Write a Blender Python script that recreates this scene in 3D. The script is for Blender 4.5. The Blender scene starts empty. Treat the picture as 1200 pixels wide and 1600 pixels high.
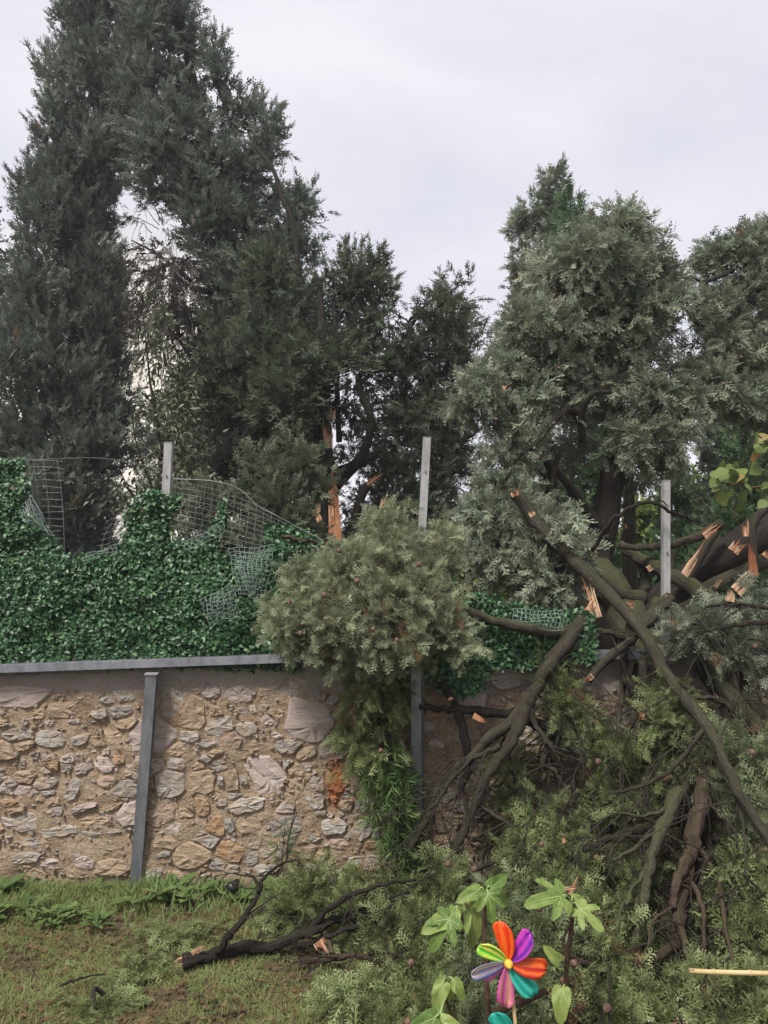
import bpy, math, random
import numpy as np
R = math.radians
rng = np.random.default_rng(11)
random.seed(11)
sc = bpy.context.scene
COL = sc.collection

# ------------------------------------------------------------------ camera
CAMZ, PITCH, FPX = 1.6, R(6.0), 1200.0
cam_d = bpy.data.cameras.new('camera'); cam = bpy.data.objects.new('camera', cam_d); COL.objects.link(cam)
cam_d.sensor_fit = 'VERTICAL'; cam_d.sensor_height = 36.0; cam_d.sensor_width = 27.0; cam_d.lens = 27.0
cam_d.clip_start = 0.05; cam_d.clip_end = 2000
cam.location = (0, 0, CAMZ); cam.rotation_euler = (R(90) + PITCH, 0, 0)
sc.camera = cam

# ------------------------------------------------------------------ world, sun, exposure
SUN_EL, SUN_AZ = R(54), R(212)          # azimuth clockwise from +Y: behind the camera, a little to the left
w = bpy.data.worlds.new('World'); sc.world = w; w.use_nodes = True
nt = w.node_tree; nt.nodes.clear()
def N(t, ty, **k):
    n = t.nodes.new(ty)
    for a, b in k.items(): setattr(n, a, b)
    return n
out = N(nt, 'ShaderNodeOutputWorld'); bg = N(nt, 'ShaderNodeBackground'); bg.inputs['Strength'].default_value = 0.1
sky = N(nt, 'ShaderNodeTexSky', sky_type='NISHITA'); sky.sun_disc = False
sky.sun_elevation = SUN_EL; sky.sun_rotation = SUN_AZ
tc = N(nt, 'ShaderNodeTexCoord'); mp = N(nt, 'ShaderNodeMapping'); mp.inputs['Scale'].default_value = (1, 1, 2.6)
ns = N(nt, 'ShaderNodeTexNoise'); ns.inputs['Scale'].default_value = 1.9; ns.inputs['Detail'].default_value = 7; ns.inputs['Roughness'].default_value = .55; ns.inputs['Distortion'].default_value = .4
rp = N(nt, 'ShaderNodeValToRGB')
rp.color_ramp.elements[0].position = .3; rp.color_ramp.elements[0].color = (.222, .224, .247, 1)
rp.color_ramp.elements[1].position = .66; rp.color_ramp.elements[1].color = (.302, .289, .300, 1)
sc10 = N(nt, 'ShaderNodeVectorMath', operation='SCALE'); sc10.inputs['Scale'].default_value = 10.0
mx = N(nt, 'ShaderNodeMixRGB'); mx.inputs['Fac'].default_value = .07
L = nt.links.new
L(tc.outputs['Generated'], mp.inputs['Vector']); L(mp.outputs['Vector'], ns.inputs['Vector'])
L(ns.outputs['Fac'], rp.inputs['Fac']); L(rp.outputs['Color'], sc10.inputs[0])
L(sc10.outputs['Vector'], mx.inputs['Color1']); L(sky.outputs['Color'], mx.inputs['Color2'])
gd = N(nt, 'ShaderNodeVectorMath', operation='DOT_PRODUCT'); gdir = (-.31, .93, .19); gl = sum(c * c for c in gdir) ** .5; gd.inputs[1].default_value = tuple(c / gl for c in gdir)
gr = N(nt, 'ShaderNodeMapRange'); gr.interpolation_type = 'SMOOTHERSTEP'; gr.inputs['From Min'].default_value = .955; gr.inputs['From Max'].default_value = 1.0; gr.inputs['To Max'].default_value = .55
gm = N(nt, 'ShaderNodeMixRGB'); gm.inputs['Color2'].default_value = (3.7, 3.15, 2.25, 1)      # thin cloud lit warm by the low sun behind the trees
L(tc.outputs['Generated'], gd.inputs[0]); L(gd.outputs['Value'], gr.inputs['Value']); L(gr.outputs['Result'], gm.inputs['Fac']); L(mx.outputs['Color'], gm.inputs['Color1'])
L(gm.outputs['Color'], bg.inputs['Color']); L(bg.outputs['Background'], out.inputs['Surface'])
sun_d = bpy.data.lights.new('sun', 'SUN'); sun_d.energy = 1.5; sun_d.angle = R(14); sun_d.color = (1.0, .96, .9)
sun = bpy.data.objects.new('sun', sun_d); COL.objects.link(sun); sun.location = (0, 0, 20)
sun.rotation_euler = (R(90) - SUN_EL, 0, math.pi - SUN_AZ)
vs = sc.view_settings; vs.view_transform = 'Standard'; vs.look = 'None'; vs.gamma = 1; vs.use_curve_mapping = False
vs.exposure = 1.70
sc.cycles.max_bounces = 6; sc.cycles.diffuse_bounces = 3; sc.cycles.transmission_bounces = 3; sc.cycles.use_denoising = True

# ------------------------------------------------------------------ helpers: space
fwd = np.array([0, math.cos(PITCH), math.sin(PITCH)]); upv = np.array([0, -math.sin(PITCH), math.cos(PITCH)])
CAMP = np.array([0, 0, CAMZ])
def ray(px, py):
    return fwd + (px - 600) / FPX * np.array([1., 0, 0]) + (800 - py) / FPX * upv
def P(px, py, Y):
    d = ray(px, py); return CAMP + d * (Y / d[1])
def PZ(px, py, z):
    d = ray(px, py); return CAMP + d * ((z - CAMZ) / d[2])
def unit(v):
    v = np.asarray(v, float); return v / (np.linalg.norm(v, axis=-1, keepdims=True) + 1e-9)
WALLY = 4.40
BACKZ = 0.55
def gz(x, y):
    x = np.asarray(x, float); y = np.asarray(y, float)
    f = .018 * np.sin(2.3 * x + 1.1) * np.cos(1.7 * y) + .012 * np.sin(5.1 * x + 3.3 * y) + .008 * np.sin(9.7 * x - 7.1 * y)
    back = np.clip((y - 4.45) / .25, 0, 1)
    return f * (1 - back) + back * (BACKZ + .05 * np.sin(.7 * x) * np.sin(.5 * y))

# ------------------------------------------------------------------ helpers: objects
LOC = {}
def tag(o, label=None, cat=None, group=None, kind=None):
    if label: o['label'] = label
    if cat: o['category'] = cat
    if group: o['group'] = group
    if kind: o['kind'] = kind
    return o
def thing(name, label, cat, loc, group=None):
    o = bpy.data.objects.new(name, None); COL.objects.link(o); o.empty_display_size = .1
    o.location = [float(c) for c in loc]; LOC[o.name] = np.array(loc, float)
    return tag(o, label, cat, group)
def off(parent):
    while parent is not None:
        if parent.name in LOC: return LOC[parent.name]
        parent = parent.parent
    return np.zeros(3)
def link(name, me, mat, parent):
    o = bpy.data.objects.new(name, me); COL.objects.link(o)
    for m in (mat if isinstance(mat, (list, tuple)) else [mat]): me.materials.append(m)
    if parent is not None: o.parent = parent
    return o
def obj(name, V, F, mat, parent=None, smooth=False, attr=None, mids=None):
    V = np.asarray(V, float) - off(parent)
    me = bpy.data.meshes.new(name); me.from_pydata([tuple(v) for v in V], [], [tuple(int(i) for i in f) for f in F])
    if smooth: me.shade_smooth()
    if attr is not None:
        a = me.attributes.new('tone', 'FLOAT', 'POINT'); a.data.foreach_set('value', np.asarray(attr, np.float32))
    if mids is not None: me.polygons.foreach_set('material_index', np.asarray(mids, np.int32))
    me.update(); return link(name, me, mat, parent)
def trimesh(name, V, T, mat, parent=None, tone=None):
    V = (np.asarray(V, float) - off(parent)).astype(np.float32); T = np.asarray(T, np.int32)
    me = bpy.data.meshes.new(name); nv, nf = len(V), len(T)
    me.vertices.add(nv); me.vertices.foreach_set('co', V.ravel())
    me.loops.add(nf * 3); me.loops.foreach_set('vertex_index', T.ravel())
    me.polygons.add(nf); me.polygons.foreach_set('loop_start', np.arange(nf, dtype=np.int32) * 3)
    me.polygons.foreach_set('loop_total', np.full(nf, 3, np.int32))
    if tone is not None:
        a = me.attributes.new('tone', 'FLOAT', 'POINT'); a.data.foreach_set('value', np.asarray(tone, np.float32))
    me.update(calc_edges=True); return link(name, me, mat, parent)
class MB:
    def __init__(s): s.V = []; s.F = []; s.n = 0
    def add(s, V, F):
        s.V.append(np.asarray(V, float)); s.F += [tuple(i + s.n for i in f) for f in F]; s.n += len(V); return s
    def build(s, name, mat, parent=None, smooth=False):
        return obj(name, np.concatenate(s.V), s.F, mat, parent, smooth)
def catmull(pts, k=5):
    p = np.asarray(pts, float)
    if len(p) == 2: return np.array([p[0] + (p[1] - p[0]) * t for t in np.linspace(0, 1, k + 1)])
    q = np.vstack([2 * p[0] - p[1], p, 2 * p[-1] - p[-2]]); o = []
    for i in range(1, len(q) - 2):
        for t in np.arange(k) / k:
            a, b, c, d = q[i - 1], q[i], q[i + 1], q[i + 2]
            o.append(.5 * (2 * b + (c - a) * t + (2 * a - 5 * b + 4 * c - d) * t * t + (3 * b - a - 3 * c + d) * t ** 3))
    o.append(p[-1]); return np.array(o)
def tube(c, r, sides=8, rough=.0, cap=True):
    c = np.asarray(c, float); n = len(c); r = np.broadcast_to(np.asarray(r, float), (n,))
    t = unit(np.gradient(c, axis=0)); ref = np.array([0, 0, 1.]) if abs(t[0][2]) < .9 else np.array([1., 0, 0])
    a = unit(np.cross(t[0], ref)); V = []; ph = rng.random() * 6
    ridge = 1 + rough * np.sin(np.arange(sides) * 2.7 + ph)
    for i in range(n):
        a = unit(a - t[i] * np.dot(a, t[i])); b = np.cross(t[i], a)
        for j in range(sides):
            th = 2 * math.pi * j / sides
            rr = r[i] * ridge[j] * (1 + rough * rng.normal() * .5)
            V.append(c[i] + rr * (math.cos(th) * a + math.sin(th) * b))
    F = [(i * sides + j, i * sides + (j + 1) % sides, (i + 1) * sides + (j + 1) % sides, (i + 1) * sides + j) for i in range(n - 1) for j in range(sides)]
    if cap: F += [tuple(range(sides))[::-1], tuple((n - 1) * sides + j for j in range(sides))]
    return np.array(V), F
def box(c, h, rot=None):
    s = np.array([[x, y, z] for x in (-1, 1) for y in (-1, 1) for z in (-1, 1)], float) * np.asarray(h)
    if rot is not None: s = s @ np.asarray(rot).T
    return s + np.asarray(c), [(0, 1, 3, 2), (4, 6, 7, 5), (0, 4, 5, 1), (2, 3, 7, 6), (0, 2, 6, 4), (1, 5, 7, 3)]
def beam(a, b, wx, wy, ref=(0, 1, 0)):
    a = np.asarray(a, float); b = np.asarray(b, float); z = unit(b - a); y = unit(np.asarray(ref, float) - z * np.dot(ref, z)); x = np.cross(y, z)
    return box((a + b) / 2, (wx / 2, wy / 2, np.linalg.norm(b - a) / 2), np.stack([x, y, z], 1))

# ------------------------------------------------------------------ materials
def mat_new(name, rough=.8, spec=.3):
    m = bpy.data.materials.new(name); m.use_nodes = True; t = m.node_tree
    b = t.nodes['Principled BSDF']; b.inputs['Roughness'].default_value = rough; b.inputs['Specular IOR Level'].default_value = spec
    return m, t, b
def ramp(t, stops):
    r = N(t, 'ShaderNodeValToRGB'); e = r.color_ramp.elements
    while len(e) < len(stops): e.new(.5)
    for k, (p, c) in enumerate(stops): e[k].position = p; e[k].color = (*c, 1)
    return r
def noise(t, scale, detail=4, rough=.6, vec=None, stretch=None):
    n = N(t, 'ShaderNodeTexNoise'); n.inputs['Scale'].default_value = scale; n.inputs['Detail'].default_value = detail; n.inputs['Roughness'].default_value = rough
    g = N(t, 'ShaderNodeNewGeometry')
    v = g.outputs['Position'] if vec is None else vec
    if stretch:
        m = N(t, 'ShaderNodeMapping'); m.inputs['Scale'].default_value = stretch; t.links.new(v, m.inputs['Vector']); v = m.outputs['Vector']
    t.links.new(v, n.inputs['Vector']); return n
def bump(t, b, h, strength=.5, dist=.01, prev=None):
    n = N(t, 'ShaderNodeBump'); n.inputs['Strength'].default_value = strength; n.inputs['Distance'].default_value = dist
    t.links.new(h, n.inputs['Height'])
    if prev: t.links.new(prev, n.inputs['Normal'])
    t.links.new(n.outputs['Normal'], b.inputs['Normal']); return n.outputs['Normal']
def foliage_mat(name, stops, trans=.32, rough=.55, spec=.25):
    stops = [(0, (.17, .10, .052)), (.085, (.17, .10, .052))] + [(.12 + .88 * p, c) for p, c in stops]      # 0 to 0.1: dry brown scraps
    m, t, b = mat_new(name, rough, spec)
    a = N(t, 'ShaderNodeAttribute', attribute_name='tone'); r = ramp(t, stops)
    t.links.new(a.outputs['Fac'], r.inputs['Fac']); t.links.new(r.outputs['Color'], b.inputs['Base Color'])
    tr = N(t, 'ShaderNodeBsdfTranslucent'); t.links.new(r.outputs['Color'], tr.inputs['Color'])
    ms = N(t, 'ShaderNodeMixShader'); ms.inputs['Fac'].default_value = trans
    o = t.nodes['Material Output']; t.links.new(b.outputs['BSDF'], ms.inputs[1]); t.links.new(tr.outputs['BSDF'], ms.inputs[2]); t.links.new(ms.outputs['Shader'], o.inputs['Surface'])
    return m
M = {}
M['cyp_far'] = foliage_mat('cypress_hazed_green', [(0, (.044, .055, .043)), (.5, (.108, .130, .102)), (1, (.21, .24, .185))])  # far crowns: green made paler, glare haze put into the colour
M['cyp_dark'] = foliage_mat('cypress_dark_green', [(0, (.032, .040, .029)), (.5, (.075, .094, .060)), (1, (.16, .185, .115))])
M['cyp_mid'] = foliage_mat('cypress_grey_green', [(0, (.062, .076, .052)), (.5, (.172, .202, .140)), (1, (.35, .39, .275))])
M['cyp_near'] = foliage_mat('cypress_bright', [(0, (.070, .082, .046)), (.45, (.19, .22, .125)), (1, (.40, .44, .275))])
M['cyp_fall'] = foliage_mat('cypress_fallen', [(0, (.042, .050, .018)), (.45, (.128, .158, .058)), (.85, (.26, .315, .135)), (1, (.37, .42, .21))])
M['cyp_grey'] = foliage_mat('cypress_silver', [(0, (.062, .078, .036)), (.5, (.165, .20, .10)), (1, (.33, .385, .22))])
M['green_col'] = foliage_mat('cypress_fresh_green', [(0, (.03, .055, .025)), (.5, (.065, .115, .05)), (1, (.12, .19, .085))])
M['lime'] = foliage_mat('shrub_yellow_green', [(0, (.07, .11, .02)), (.5, (.16, .22, .05)), (1, (.30, .36, .11))], .35)
M['laurel'] = foliage_mat('laurel_leaf', [(0, (.035, .042, .024)), (.5, (.09, .105, .06)), (1, (.18, .20, .12))], .2, .4, .4)
M['dead'] = foliage_mat('dead_twig_foliage', [(0, (.05, .045, .04)), (.6, (.11, .095, .085)), (1, (.17, .15, .13))], .1)
M['brown'] = foliage_mat('dry_litter', [(0, (.07, .04, .022)), (.5, (.15, .09, .05)), (1, (.26, .18, .10))], .1)
M['hedge'] = foliage_mat('plastic_ivy_leaf', [(0, (.014, .038, .015)), (.5, (.042, .115, .042)), (.85, (.095, .205, .075)), (1, (.29, .40, .20))], .12, .42, .4)
M['grass'] = foliage_mat('grass_blade', [(0, (.17, .14, .065)), (.3, (.16, .175, .06)), (.75, (.22, .265, .09)), (1, (.33, .32, .17))], .3)
M['weed'] = foliage_mat('weed_leaf', [(0, (.055, .09, .03)), (.5, (.12, .18, .055)), (1, (.22, .29, .11))], .3)
M['juvenile'] = foliage_mat('narrow_leaf_green', [(0, (.03, .06, .018)), (.5, (.075, .135, .04)), (1, (.15, .23, .075))], .3)
M['lime_leaf'] = foliage_mat('lime_tree_leaf', [(0, (.08, .115, .03)), (.6, (.15, .20, .055)), (.85, (.21, .24, .07)), (1, (.30, .19, .07))], .35)

def bark_mat(name, c0, c1, moss=0.0, mossc=(.09, .11, .03)):
    m, t, b = mat_new(name, .9, .15)
    at = N(t, 'ShaderNodeAttribute', attribute_name='bk')
    n1 = noise(t, 26, 6, .7, at.outputs['Vector']); n2 = noise(t, 110, 4, .65, at.outputs['Vector'])
    r = ramp(t, [(.32, c0), (.68, c1)]); t.links.new(n1.outputs['Fac'], r.inputs['Fac']); col = r.outputs['Color']
    if moss > 0:
        g = N(t, 'ShaderNodeNewGeometry'); sx = N(t, 'ShaderNodeSeparateXYZ'); t.links.new(g.outputs['Normal'], sx.inputs[0])
        nm = noise(t, 14, 4, .6)
        ad = N(t, 'ShaderNodeMath', operation='MULTIPLY_ADD'); ad.inputs[1].default_value = .35; t.links.new(sx.outputs['Z'], ad.inputs[0]); t.links.new(nm.outputs['Fac'], ad.inputs[2])
        mr = N(t, 'ShaderNodeMapRange'); mr.inputs['From Min'].default_value = .5; mr.inputs['From Max'].default_value = .85; mr.inputs['To Max'].default_value = moss
        t.links.new(ad.outputs[0], mr.inputs['Value'])
        mm = N(t, 'ShaderNodeMixRGB'); mm.inputs['Color2'].default_value = (*mossc, 1); t.links.new(mr.outputs['Result'], mm.inputs['Fac']); t.links.new(col, mm.inputs['Color1']); col = mm.outputs['Color']
    t.links.new(col, b.inputs['Base Color'])
    p = bump(t, b, n1.outputs['Fac'], 1, .035); bump(t, b, n2.outputs['Fac'], .9, .012, p)
    return m
M['bark_dark'] = bark_mat('bark_dark', (.018, .015, .012), (.05, .042, .034))
M['bark'] = bark_mat('bark_grey_brown', (.022, .018, .014), (.075, .062, .050), .22)
M['bark_moss'] = bark_mat('bark_mossy', (.030, .025, .018), (.095, .084, .064), .6, (.075, .085, .03))
M['bark_red'] = bark_mat('bark_reddish', (.035, .022, .018), (.11, .072, .058), .2)
M['bark_fig'] = bark_mat('fig_bark', (.07, .042, .03), (.15, .09, .06))
m, t, b = mat_new('torn_wood', .8, .15); n1 = noise(t, 55, 5, .65, stretch=(1, 1, .25)); at = N(t, 'ShaderNodeAttribute', attribute_name='tone')
ad = N(t, 'ShaderNodeMath', operation='MULTIPLY_ADD'); ad.inputs[1].default_value = .8; t.links.new(n1.outputs['Fac'], ad.inputs[0]); t.links.new(at.outputs['Fac'], ad.inputs[2])
r = ramp(t, [(.45, (.13, .045, .025)), (.75, (.34, .145, .07)), (1, (.50, .28, .16)), (1, (.60, .42, .28))]); r.color_ramp.elements[2].position = .95
t.links.new(ad.outputs[0], r.inputs['Fac']); t.links.new(r.outputs['Color'], b.inputs['Base Color']); bump(t, b, n1.outputs['Fac'], 1, .012); M['wood'] = m
m, t, b = mat_new('pale_cane', .5, .3); n1 = noise(t, 20, 4, .6, stretch=(.2, 1, 1)); r = ramp(t, [(.3, (.36, .25, .11)), (.7, (.62, .48, .26))])
t.links.new(n1.outputs['Fac'], r.inputs['Fac']); t.links.new(r.outputs['Color'], b.inputs['Base Color']); M['cane'] = m
def steel(name, c0, c1, rough=.45, metal=.6):
    m, t, b = mat_new(name, rough, .5); b.inputs['Metallic'].default_value = metal
    n1 = noise(t, 14, 5, .7, stretch=(1, 1, .4)); r = ramp(t, [(.3, c0), (.6, c1), (.68, c1), (.8, (c1[0] * .75, c1[1] * .6, c1[2] * .5))]); t.links.new(n1.outputs['Fac'], r.inputs['Fac']); t.links.new(r.outputs['Color'], b.inputs['Base Color'])
    n2 = noise(t, 70, 3, .6); bump(t, b, n2.outputs['Fac'], .25, .002); return m
M['steel'] = steel('galvanised_steel', (.15, .155, .172), (.29, .30, .325))
M['steel_old'] = steel('weathered_post', (.20, .195, .195), (.36, .35, .345), .7, .25)
M['wire'] = steel('fence_wire', (.14, .14, .14), (.28, .28, .28), .6, .4)
m, t, b = mat_new('plastic_grid', .45, .4); b.inputs['Base Color'].default_value = (.22, .28, .25, 1); M['grid'] = m
m, t, b = mat_new('hedge_backing', .7, .2); n1 = noise(t, 40, 3); r = ramp(t, [(.3, (.006, .022, .012)), (.7, (.012, .05, .026))]); t.links.new(n1.outputs['Fac'], r.inputs['Fac']); t.links.new(r.outputs['Color'], b.inputs['Base Color']); M['backing'] = m
m, t, b = mat_new('black_plastic', .35, .5); b.inputs['Base Color'].default_value = (.015, .015, .017, 1); M['black'] = m
m, t, b = mat_new('cypress_cone', .7, .2); n1 = noise(t, 90, 2); r = ramp(t, [(.3, (.06, .035, .025)), (.7, (.20, .12, .085))]); t.links.new(n1.outputs['Fac'], r.inputs['Fac']); t.links.new(r.outputs['Color'], b.inputs['Base Color']); M['cone'] = m

# wall: earthy lime mortar with a grey render band at the top and one rust run
def rust_mask(t):
    g = N(t, 'ShaderNodeNewGeometry'); nw = noise(t, 14, 4, .6)
    c = P(523, 1225, WALLY)
    def axis(ax, centre, half):
        s = N(t, 'ShaderNodeSeparateXYZ'); t.links.new(g.outputs['Position'], s.inputs[0])
        a = N(t, 'ShaderNodeMath', operation='SUBTRACT'); a.inputs[1].default_value = centre; t.links.new(s.outputs[ax], a.inputs[0])
        d = N(t, 'ShaderNodeMath', operation='DIVIDE'); d.inputs[1].default_value = half; t.links.new(a.outputs[0], d.inputs[0])
        p = N(t, 'ShaderNodeMath', operation='POWER'); p.inputs[1].default_value = 2; t.links.new(d.outputs[0], p.inputs[0]); return p
    ax = axis('X', c[0], .062); az = axis('Z', c[2] + .01, .17)
    s = N(t, 'ShaderNodeMath', operation='ADD'); t.links.new(ax.outputs[0], s.inputs[0]); t.links.new(az.outputs[0], s.inputs[1])
    s2 = N(t, 'ShaderNodeMath', operation='MULTIPLY_ADD'); s2.inputs[1].default_value = 1.6; s2.inputs[2].default_value = -.8; t.links.new(nw.outputs['Fac'], s2.inputs[0])
    s3 = N(t, 'ShaderNodeMath', operation='ADD'); t.links.new(s.outputs[0], s3.inputs[0]); t.links.new(s2.outputs[0], s3.inputs[1])
    mr = N(t, 'ShaderNodeMapRange'); mr.inputs['From Min'].default_value = 1.1; mr.inputs['From Max'].default_value = .2; t.links.new(s3.outputs[0], mr.inputs['Value'])
    mm = N(t, 'ShaderNodeMath', operation='MULTIPLY'); mm.inputs[1].default_value = .75; t.links.new(mr.outputs['Result'], mm.inputs[0]); return mm.outputs[0]
def with_rust(t, col):
    mm = N(t, 'ShaderNodeMixRGB'); mm.inputs['Color2'].default_value = (.36, .11, .03, 1); t.links.new(rust_mask(t), mm.inputs['Fac']); t.links.new(col, mm.inputs['Color1']); return mm.outputs['Color']
m, t, b = mat_new('wall_mortar', .95, .1)
n1 = noise(t, 7, 6, .65); n2 = noise(t, 75, 5, .7); n3 = noise(t, 24, 4, .6)
r = ramp(t, [(.25, (.25, .18, .12)), (.5, (.385, .295, .205)), (.75, (.46, .385, .29))]); t.links.new(n1.outputs['Fac'], r.inputs['Fac'])
r2 = ramp(t, [(.3, (.6, .58, .55)), (.65, (1.08, 1.06, 1.04))]); t.links.new(n2.outputs['Fac'], r2.inputs['Fac'])
mu = N(t, 'ShaderNodeMixRGB', blend_type='MULTIPLY'); mu.inputs['Fac'].default_value = 1; t.links.new(r.outputs['Color'], mu.inputs['Color1']); t.links.new(r2.outputs['Color'], mu.inputs['Color2'])
g = N(t, 'ShaderNodeNewGeometry'); sx = N(t, 'ShaderNodeSeparateXYZ'); t.links.new(g.outputs['Position'], sx.inputs[0])
ad = N(t, 'ShaderNodeMath', operation='MULTIPLY_ADD'); ad.inputs[1].default_value = .22; t.links.new(n1.outputs['Fac'], ad.inputs[0]); t.links.new(sx.outputs['Z'], ad.inputs[2])
mr = N(t, 'ShaderNodeMapRange'); mr.inputs['From Min'].default_value = 1.12; mr.inputs['From Max'].default_value = 1.19; t.links.new(ad.outputs[0], mr.inputs['Value'])
mm = N(t, 'ShaderNodeMixRGB'); mm.inputs['Color2'].default_value = (.33, .285, .25, 1); t.links.new(mr.outputs['Result'], mm.inputs['Fac']); t.links.new(mu.outputs['Color'], mm.inputs['Color1'])
t.links.new(with_rust(t, mm.outputs['Color']), b.inputs['Base Color'])
p_ = bump(t, b, n3.outputs['Fac'], 1, .03); bump(t, b, n2.outputs['Fac'], 1, .012, p_); M['mortar'] = m
STONE = {'w': [(.23, .20, .17), (.37, .335, .295), (.50, .465, .43)], 'g': [(.20, .18, .165), (.30, .275, .25), (.40, .37, .34)], 't': [(.25, .175, .105), (.37, .275, .185), (.46, .37, .275)],
         'o': [(.25, .14, .07), (.36, .225, .125), (.43, .31, .20)], 'r': [(.27, .165, .12), (.37, .265, .21), (.44, .345, .285)], 'p': [(.30, .245, .215), (.38, .315, .28), (.43, .37, .335)]}
for k, cs in STONE.items():
    m, t, b = mat_new('wall_stone_' + k, .85, .2)
    oi = N(t, 'ShaderNodeObjectInfo'); g = N(t, 'ShaderNodeNewGeometry')
    va = N(t, 'ShaderNodeVectorMath', operation='ADD'); t.links.new(g.outputs['Position'], va.inputs[0]); t.links.new(oi.outputs['Random'], va.inputs[1])
    n1 = noise(t, 13, 6, .65, va.outputs[0], (1, 1, 2.6)); n2 = noise(t, 50, 5, .65, va.outputs[0], (.6, 1, 2.4))
    r = ramp(t, [(.28, cs[0]), (.5, cs[1]), (.74, cs[2])]); t.links.new(n1.outputs['Fac'], r.inputs['Fac'])
    hs = N(t, 'ShaderNodeHueSaturation'); mr = N(t, 'ShaderNodeMapRange'); mr.inputs['To Min'].default_value = .78; mr.inputs['To Max'].default_value = 1.12; t.links.new(oi.outputs['Random'], mr.inputs['Value']); t.links.new(mr.outputs['Result'], hs.inputs['Value']); t.links.new(r.outputs['Color'], hs.inputs['Color'])
    n4 = noise(t, 17, 5, .65); mr4 = N(t, 'ShaderNodeMapRange'); mr4.inputs['From Min'].default_value = .45; mr4.inputs['From Max'].default_value = .60; mr4.inputs['To Max'].default_value = .3 if k == 'p' else .82; t.links.new(n4.outputs['Fac'], mr4.inputs['Value'])
    mm4 = N(t, 'ShaderNodeMixRGB'); mm4.inputs['Color2'].default_value = (.37, .285, .20, 1); t.links.new(mr4.outputs['Result'], mm4.inputs['Fac']); t.links.new(hs.outputs['Color'], mm4.inputs['Color1'])
    t.links.new(with_rust(t, mm4.outputs['Color']), b.inputs['Base Color'])
    st = .55 if k == 'p' else 1
    p_ = bump(t, b, n1.outputs['Fac'], st, .022); bump(t, b, n2.outputs['Fac'], st * .8, .008, p_); M['stone_' + k] = m
m, t, b = mat_new('ground_soil', .95, .1)
n1 = noise(t, 2.2, 5, .6); n2 = noise(t, 60, 5, .7); r = ramp(t, [(.35, (.085, .062, .040)), (.5, (.125, .100, .062)), (.68, (.12, .125, .055))]); t.links.new(n1.outputs['Fac'], r.inputs['Fac'])
r2 = ramp(t, [(.3, (.55, .55, .55)), (.7, (1.25, 1.2, 1.15))]); t.links.new(n2.outputs['Fac'], r2.inputs['Fac'])
mu = N(t, 'ShaderNodeMixRGB', blend_type='MULTIPLY'); mu.inputs['Fac'].default_value = 1; t.links.new(r.outputs['Color'], mu.inputs['Color1']); t.links.new(r2.outputs['Color'], mu.inputs['Color2']); t.links.new(mu.outputs['Color'], b.inputs['Base Color'])
bump(t, b, n2.outputs['Fac'], 1, .015); M['soil'] = m

# ------------------------------------------------------------------ foliage system
def kite(x, y, ang, ln, wd, z0, z1, two=True):
    c, s = math.cos(ang), math.sin(ang)
    m_ = .42
    A = (x, y, z0); T_ = (x + c * ln, y + s * ln, z1)
    l = (x + c * ln * m_ - s * wd / 2, y + s * ln * m_ + c * wd / 2, z0 + (z1 - z0) * m_); r_ = (x + c * ln * m_ + s * wd / 2, y + s * ln * m_ - c * wd / 2, z0 + (z1 - z0) * m_)
    return ([A, r_, T_, l], [(0, 1, 2), (0, 2, 3)]) if two else ([l, r_, T_], [(0, 1, 2)])
def template(n, subs, wd, seed, two=True, spread=50, side=.46):
    rr = random.Random(seed); V = []; T = []; tone = []
    def put(k, a, b_):
        v, f = k; o = len(V); V.extend(v); T.extend(tuple(i + o for i in q) for q in f)
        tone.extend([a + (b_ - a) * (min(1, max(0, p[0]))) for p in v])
    q1, q2 = rr.uniform(.08, .5), rr.uniform(-.25, .25); cz = lambda x: -q1 * x * x; 
    put(kite(0, 0, 0, 1, wd * 1.2, 0, cz(1)), .0, .9)
    for i in range(n):
        tt = .1 + .82 * i / (n - 1); sd = 1 if i % 2 else -1
        a = sd * (R(spread) - R(18) * tt + rr.uniform(-.15, .15)); l = side * (1 - .55 * tt) * rr.uniform(.75, 1.2)
        zz = rr.uniform(-.10, .10)
        put(kite(tt, 0, a, l, wd, cz(tt), cz(tt) + zz * l * 2 - .05, two), .15, 1)
        for s_ in range(subs):
            u = .35 + .35 * s_ ; a2 = a + (1 if s_ % 2 else -1) * R(42) * sd
            put(kite(tt + math.cos(a) * l * u, math.sin(a) * l * u, a2, l * .45, wd * .85, cz(tt) + zz * l * u, cz(tt) + zz * l + rr.uniform(-.06, .04), False), .3, 1)
    return np.array(V), np.array(T), np.array(tone)
TM = {'L0': [template(9, 2, .085, k, True, 52 + k % 3 * 5, .5 + .05 * (k % 4)) for k in range(9)], 'L1': [template(8, 1, .115, 20 + k, True, 52 + k % 3 * 4, .5 + .05 * (k % 3)) for k in range(8)], 'L2': [template(7, 0, .19, 40 + k, False, 50, .5 + .04 * (k % 3)) for k in range(7)],
      'L3': [template(5, 0, .30, 60 + k, False, 45, .5) for k in range(4)]}
def leaf_tm(wd, fold=.08, seed=0):
    v = np.array([(0, 0, 0), (.35, wd / 2, fold), (.4, 0, 0), (.35, -wd / 2, fold), (1, 0, -.12)]); f = np.array([(0, 2, 1), (0, 3, 2), (1, 2, 4), (2, 3, 4)])
    return v, f, np.array([.2, .5, .6, .5, .8])
TM['ivy'] = [leaf_tm(.72, .12)]; TM['bay'] = [leaf_tm(.34, .06)]; TM['narrow'] = [leaf_tm(.12, .03)]; TM['oval'] = [leaf_tm(.6, .05)]
def blade():
    v = np.array([(0, -.045, 0), (0, .045, 0), (.55, .035, -.05), (.55, -.035, -.05), (1, 0, -.28)]); return v, np.array([(0, 1, 2), (0, 2, 3), (3, 2, 4)]), np.array([.1, .1, .5, .5, .9])
TM['blade'] = [blade()]
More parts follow.
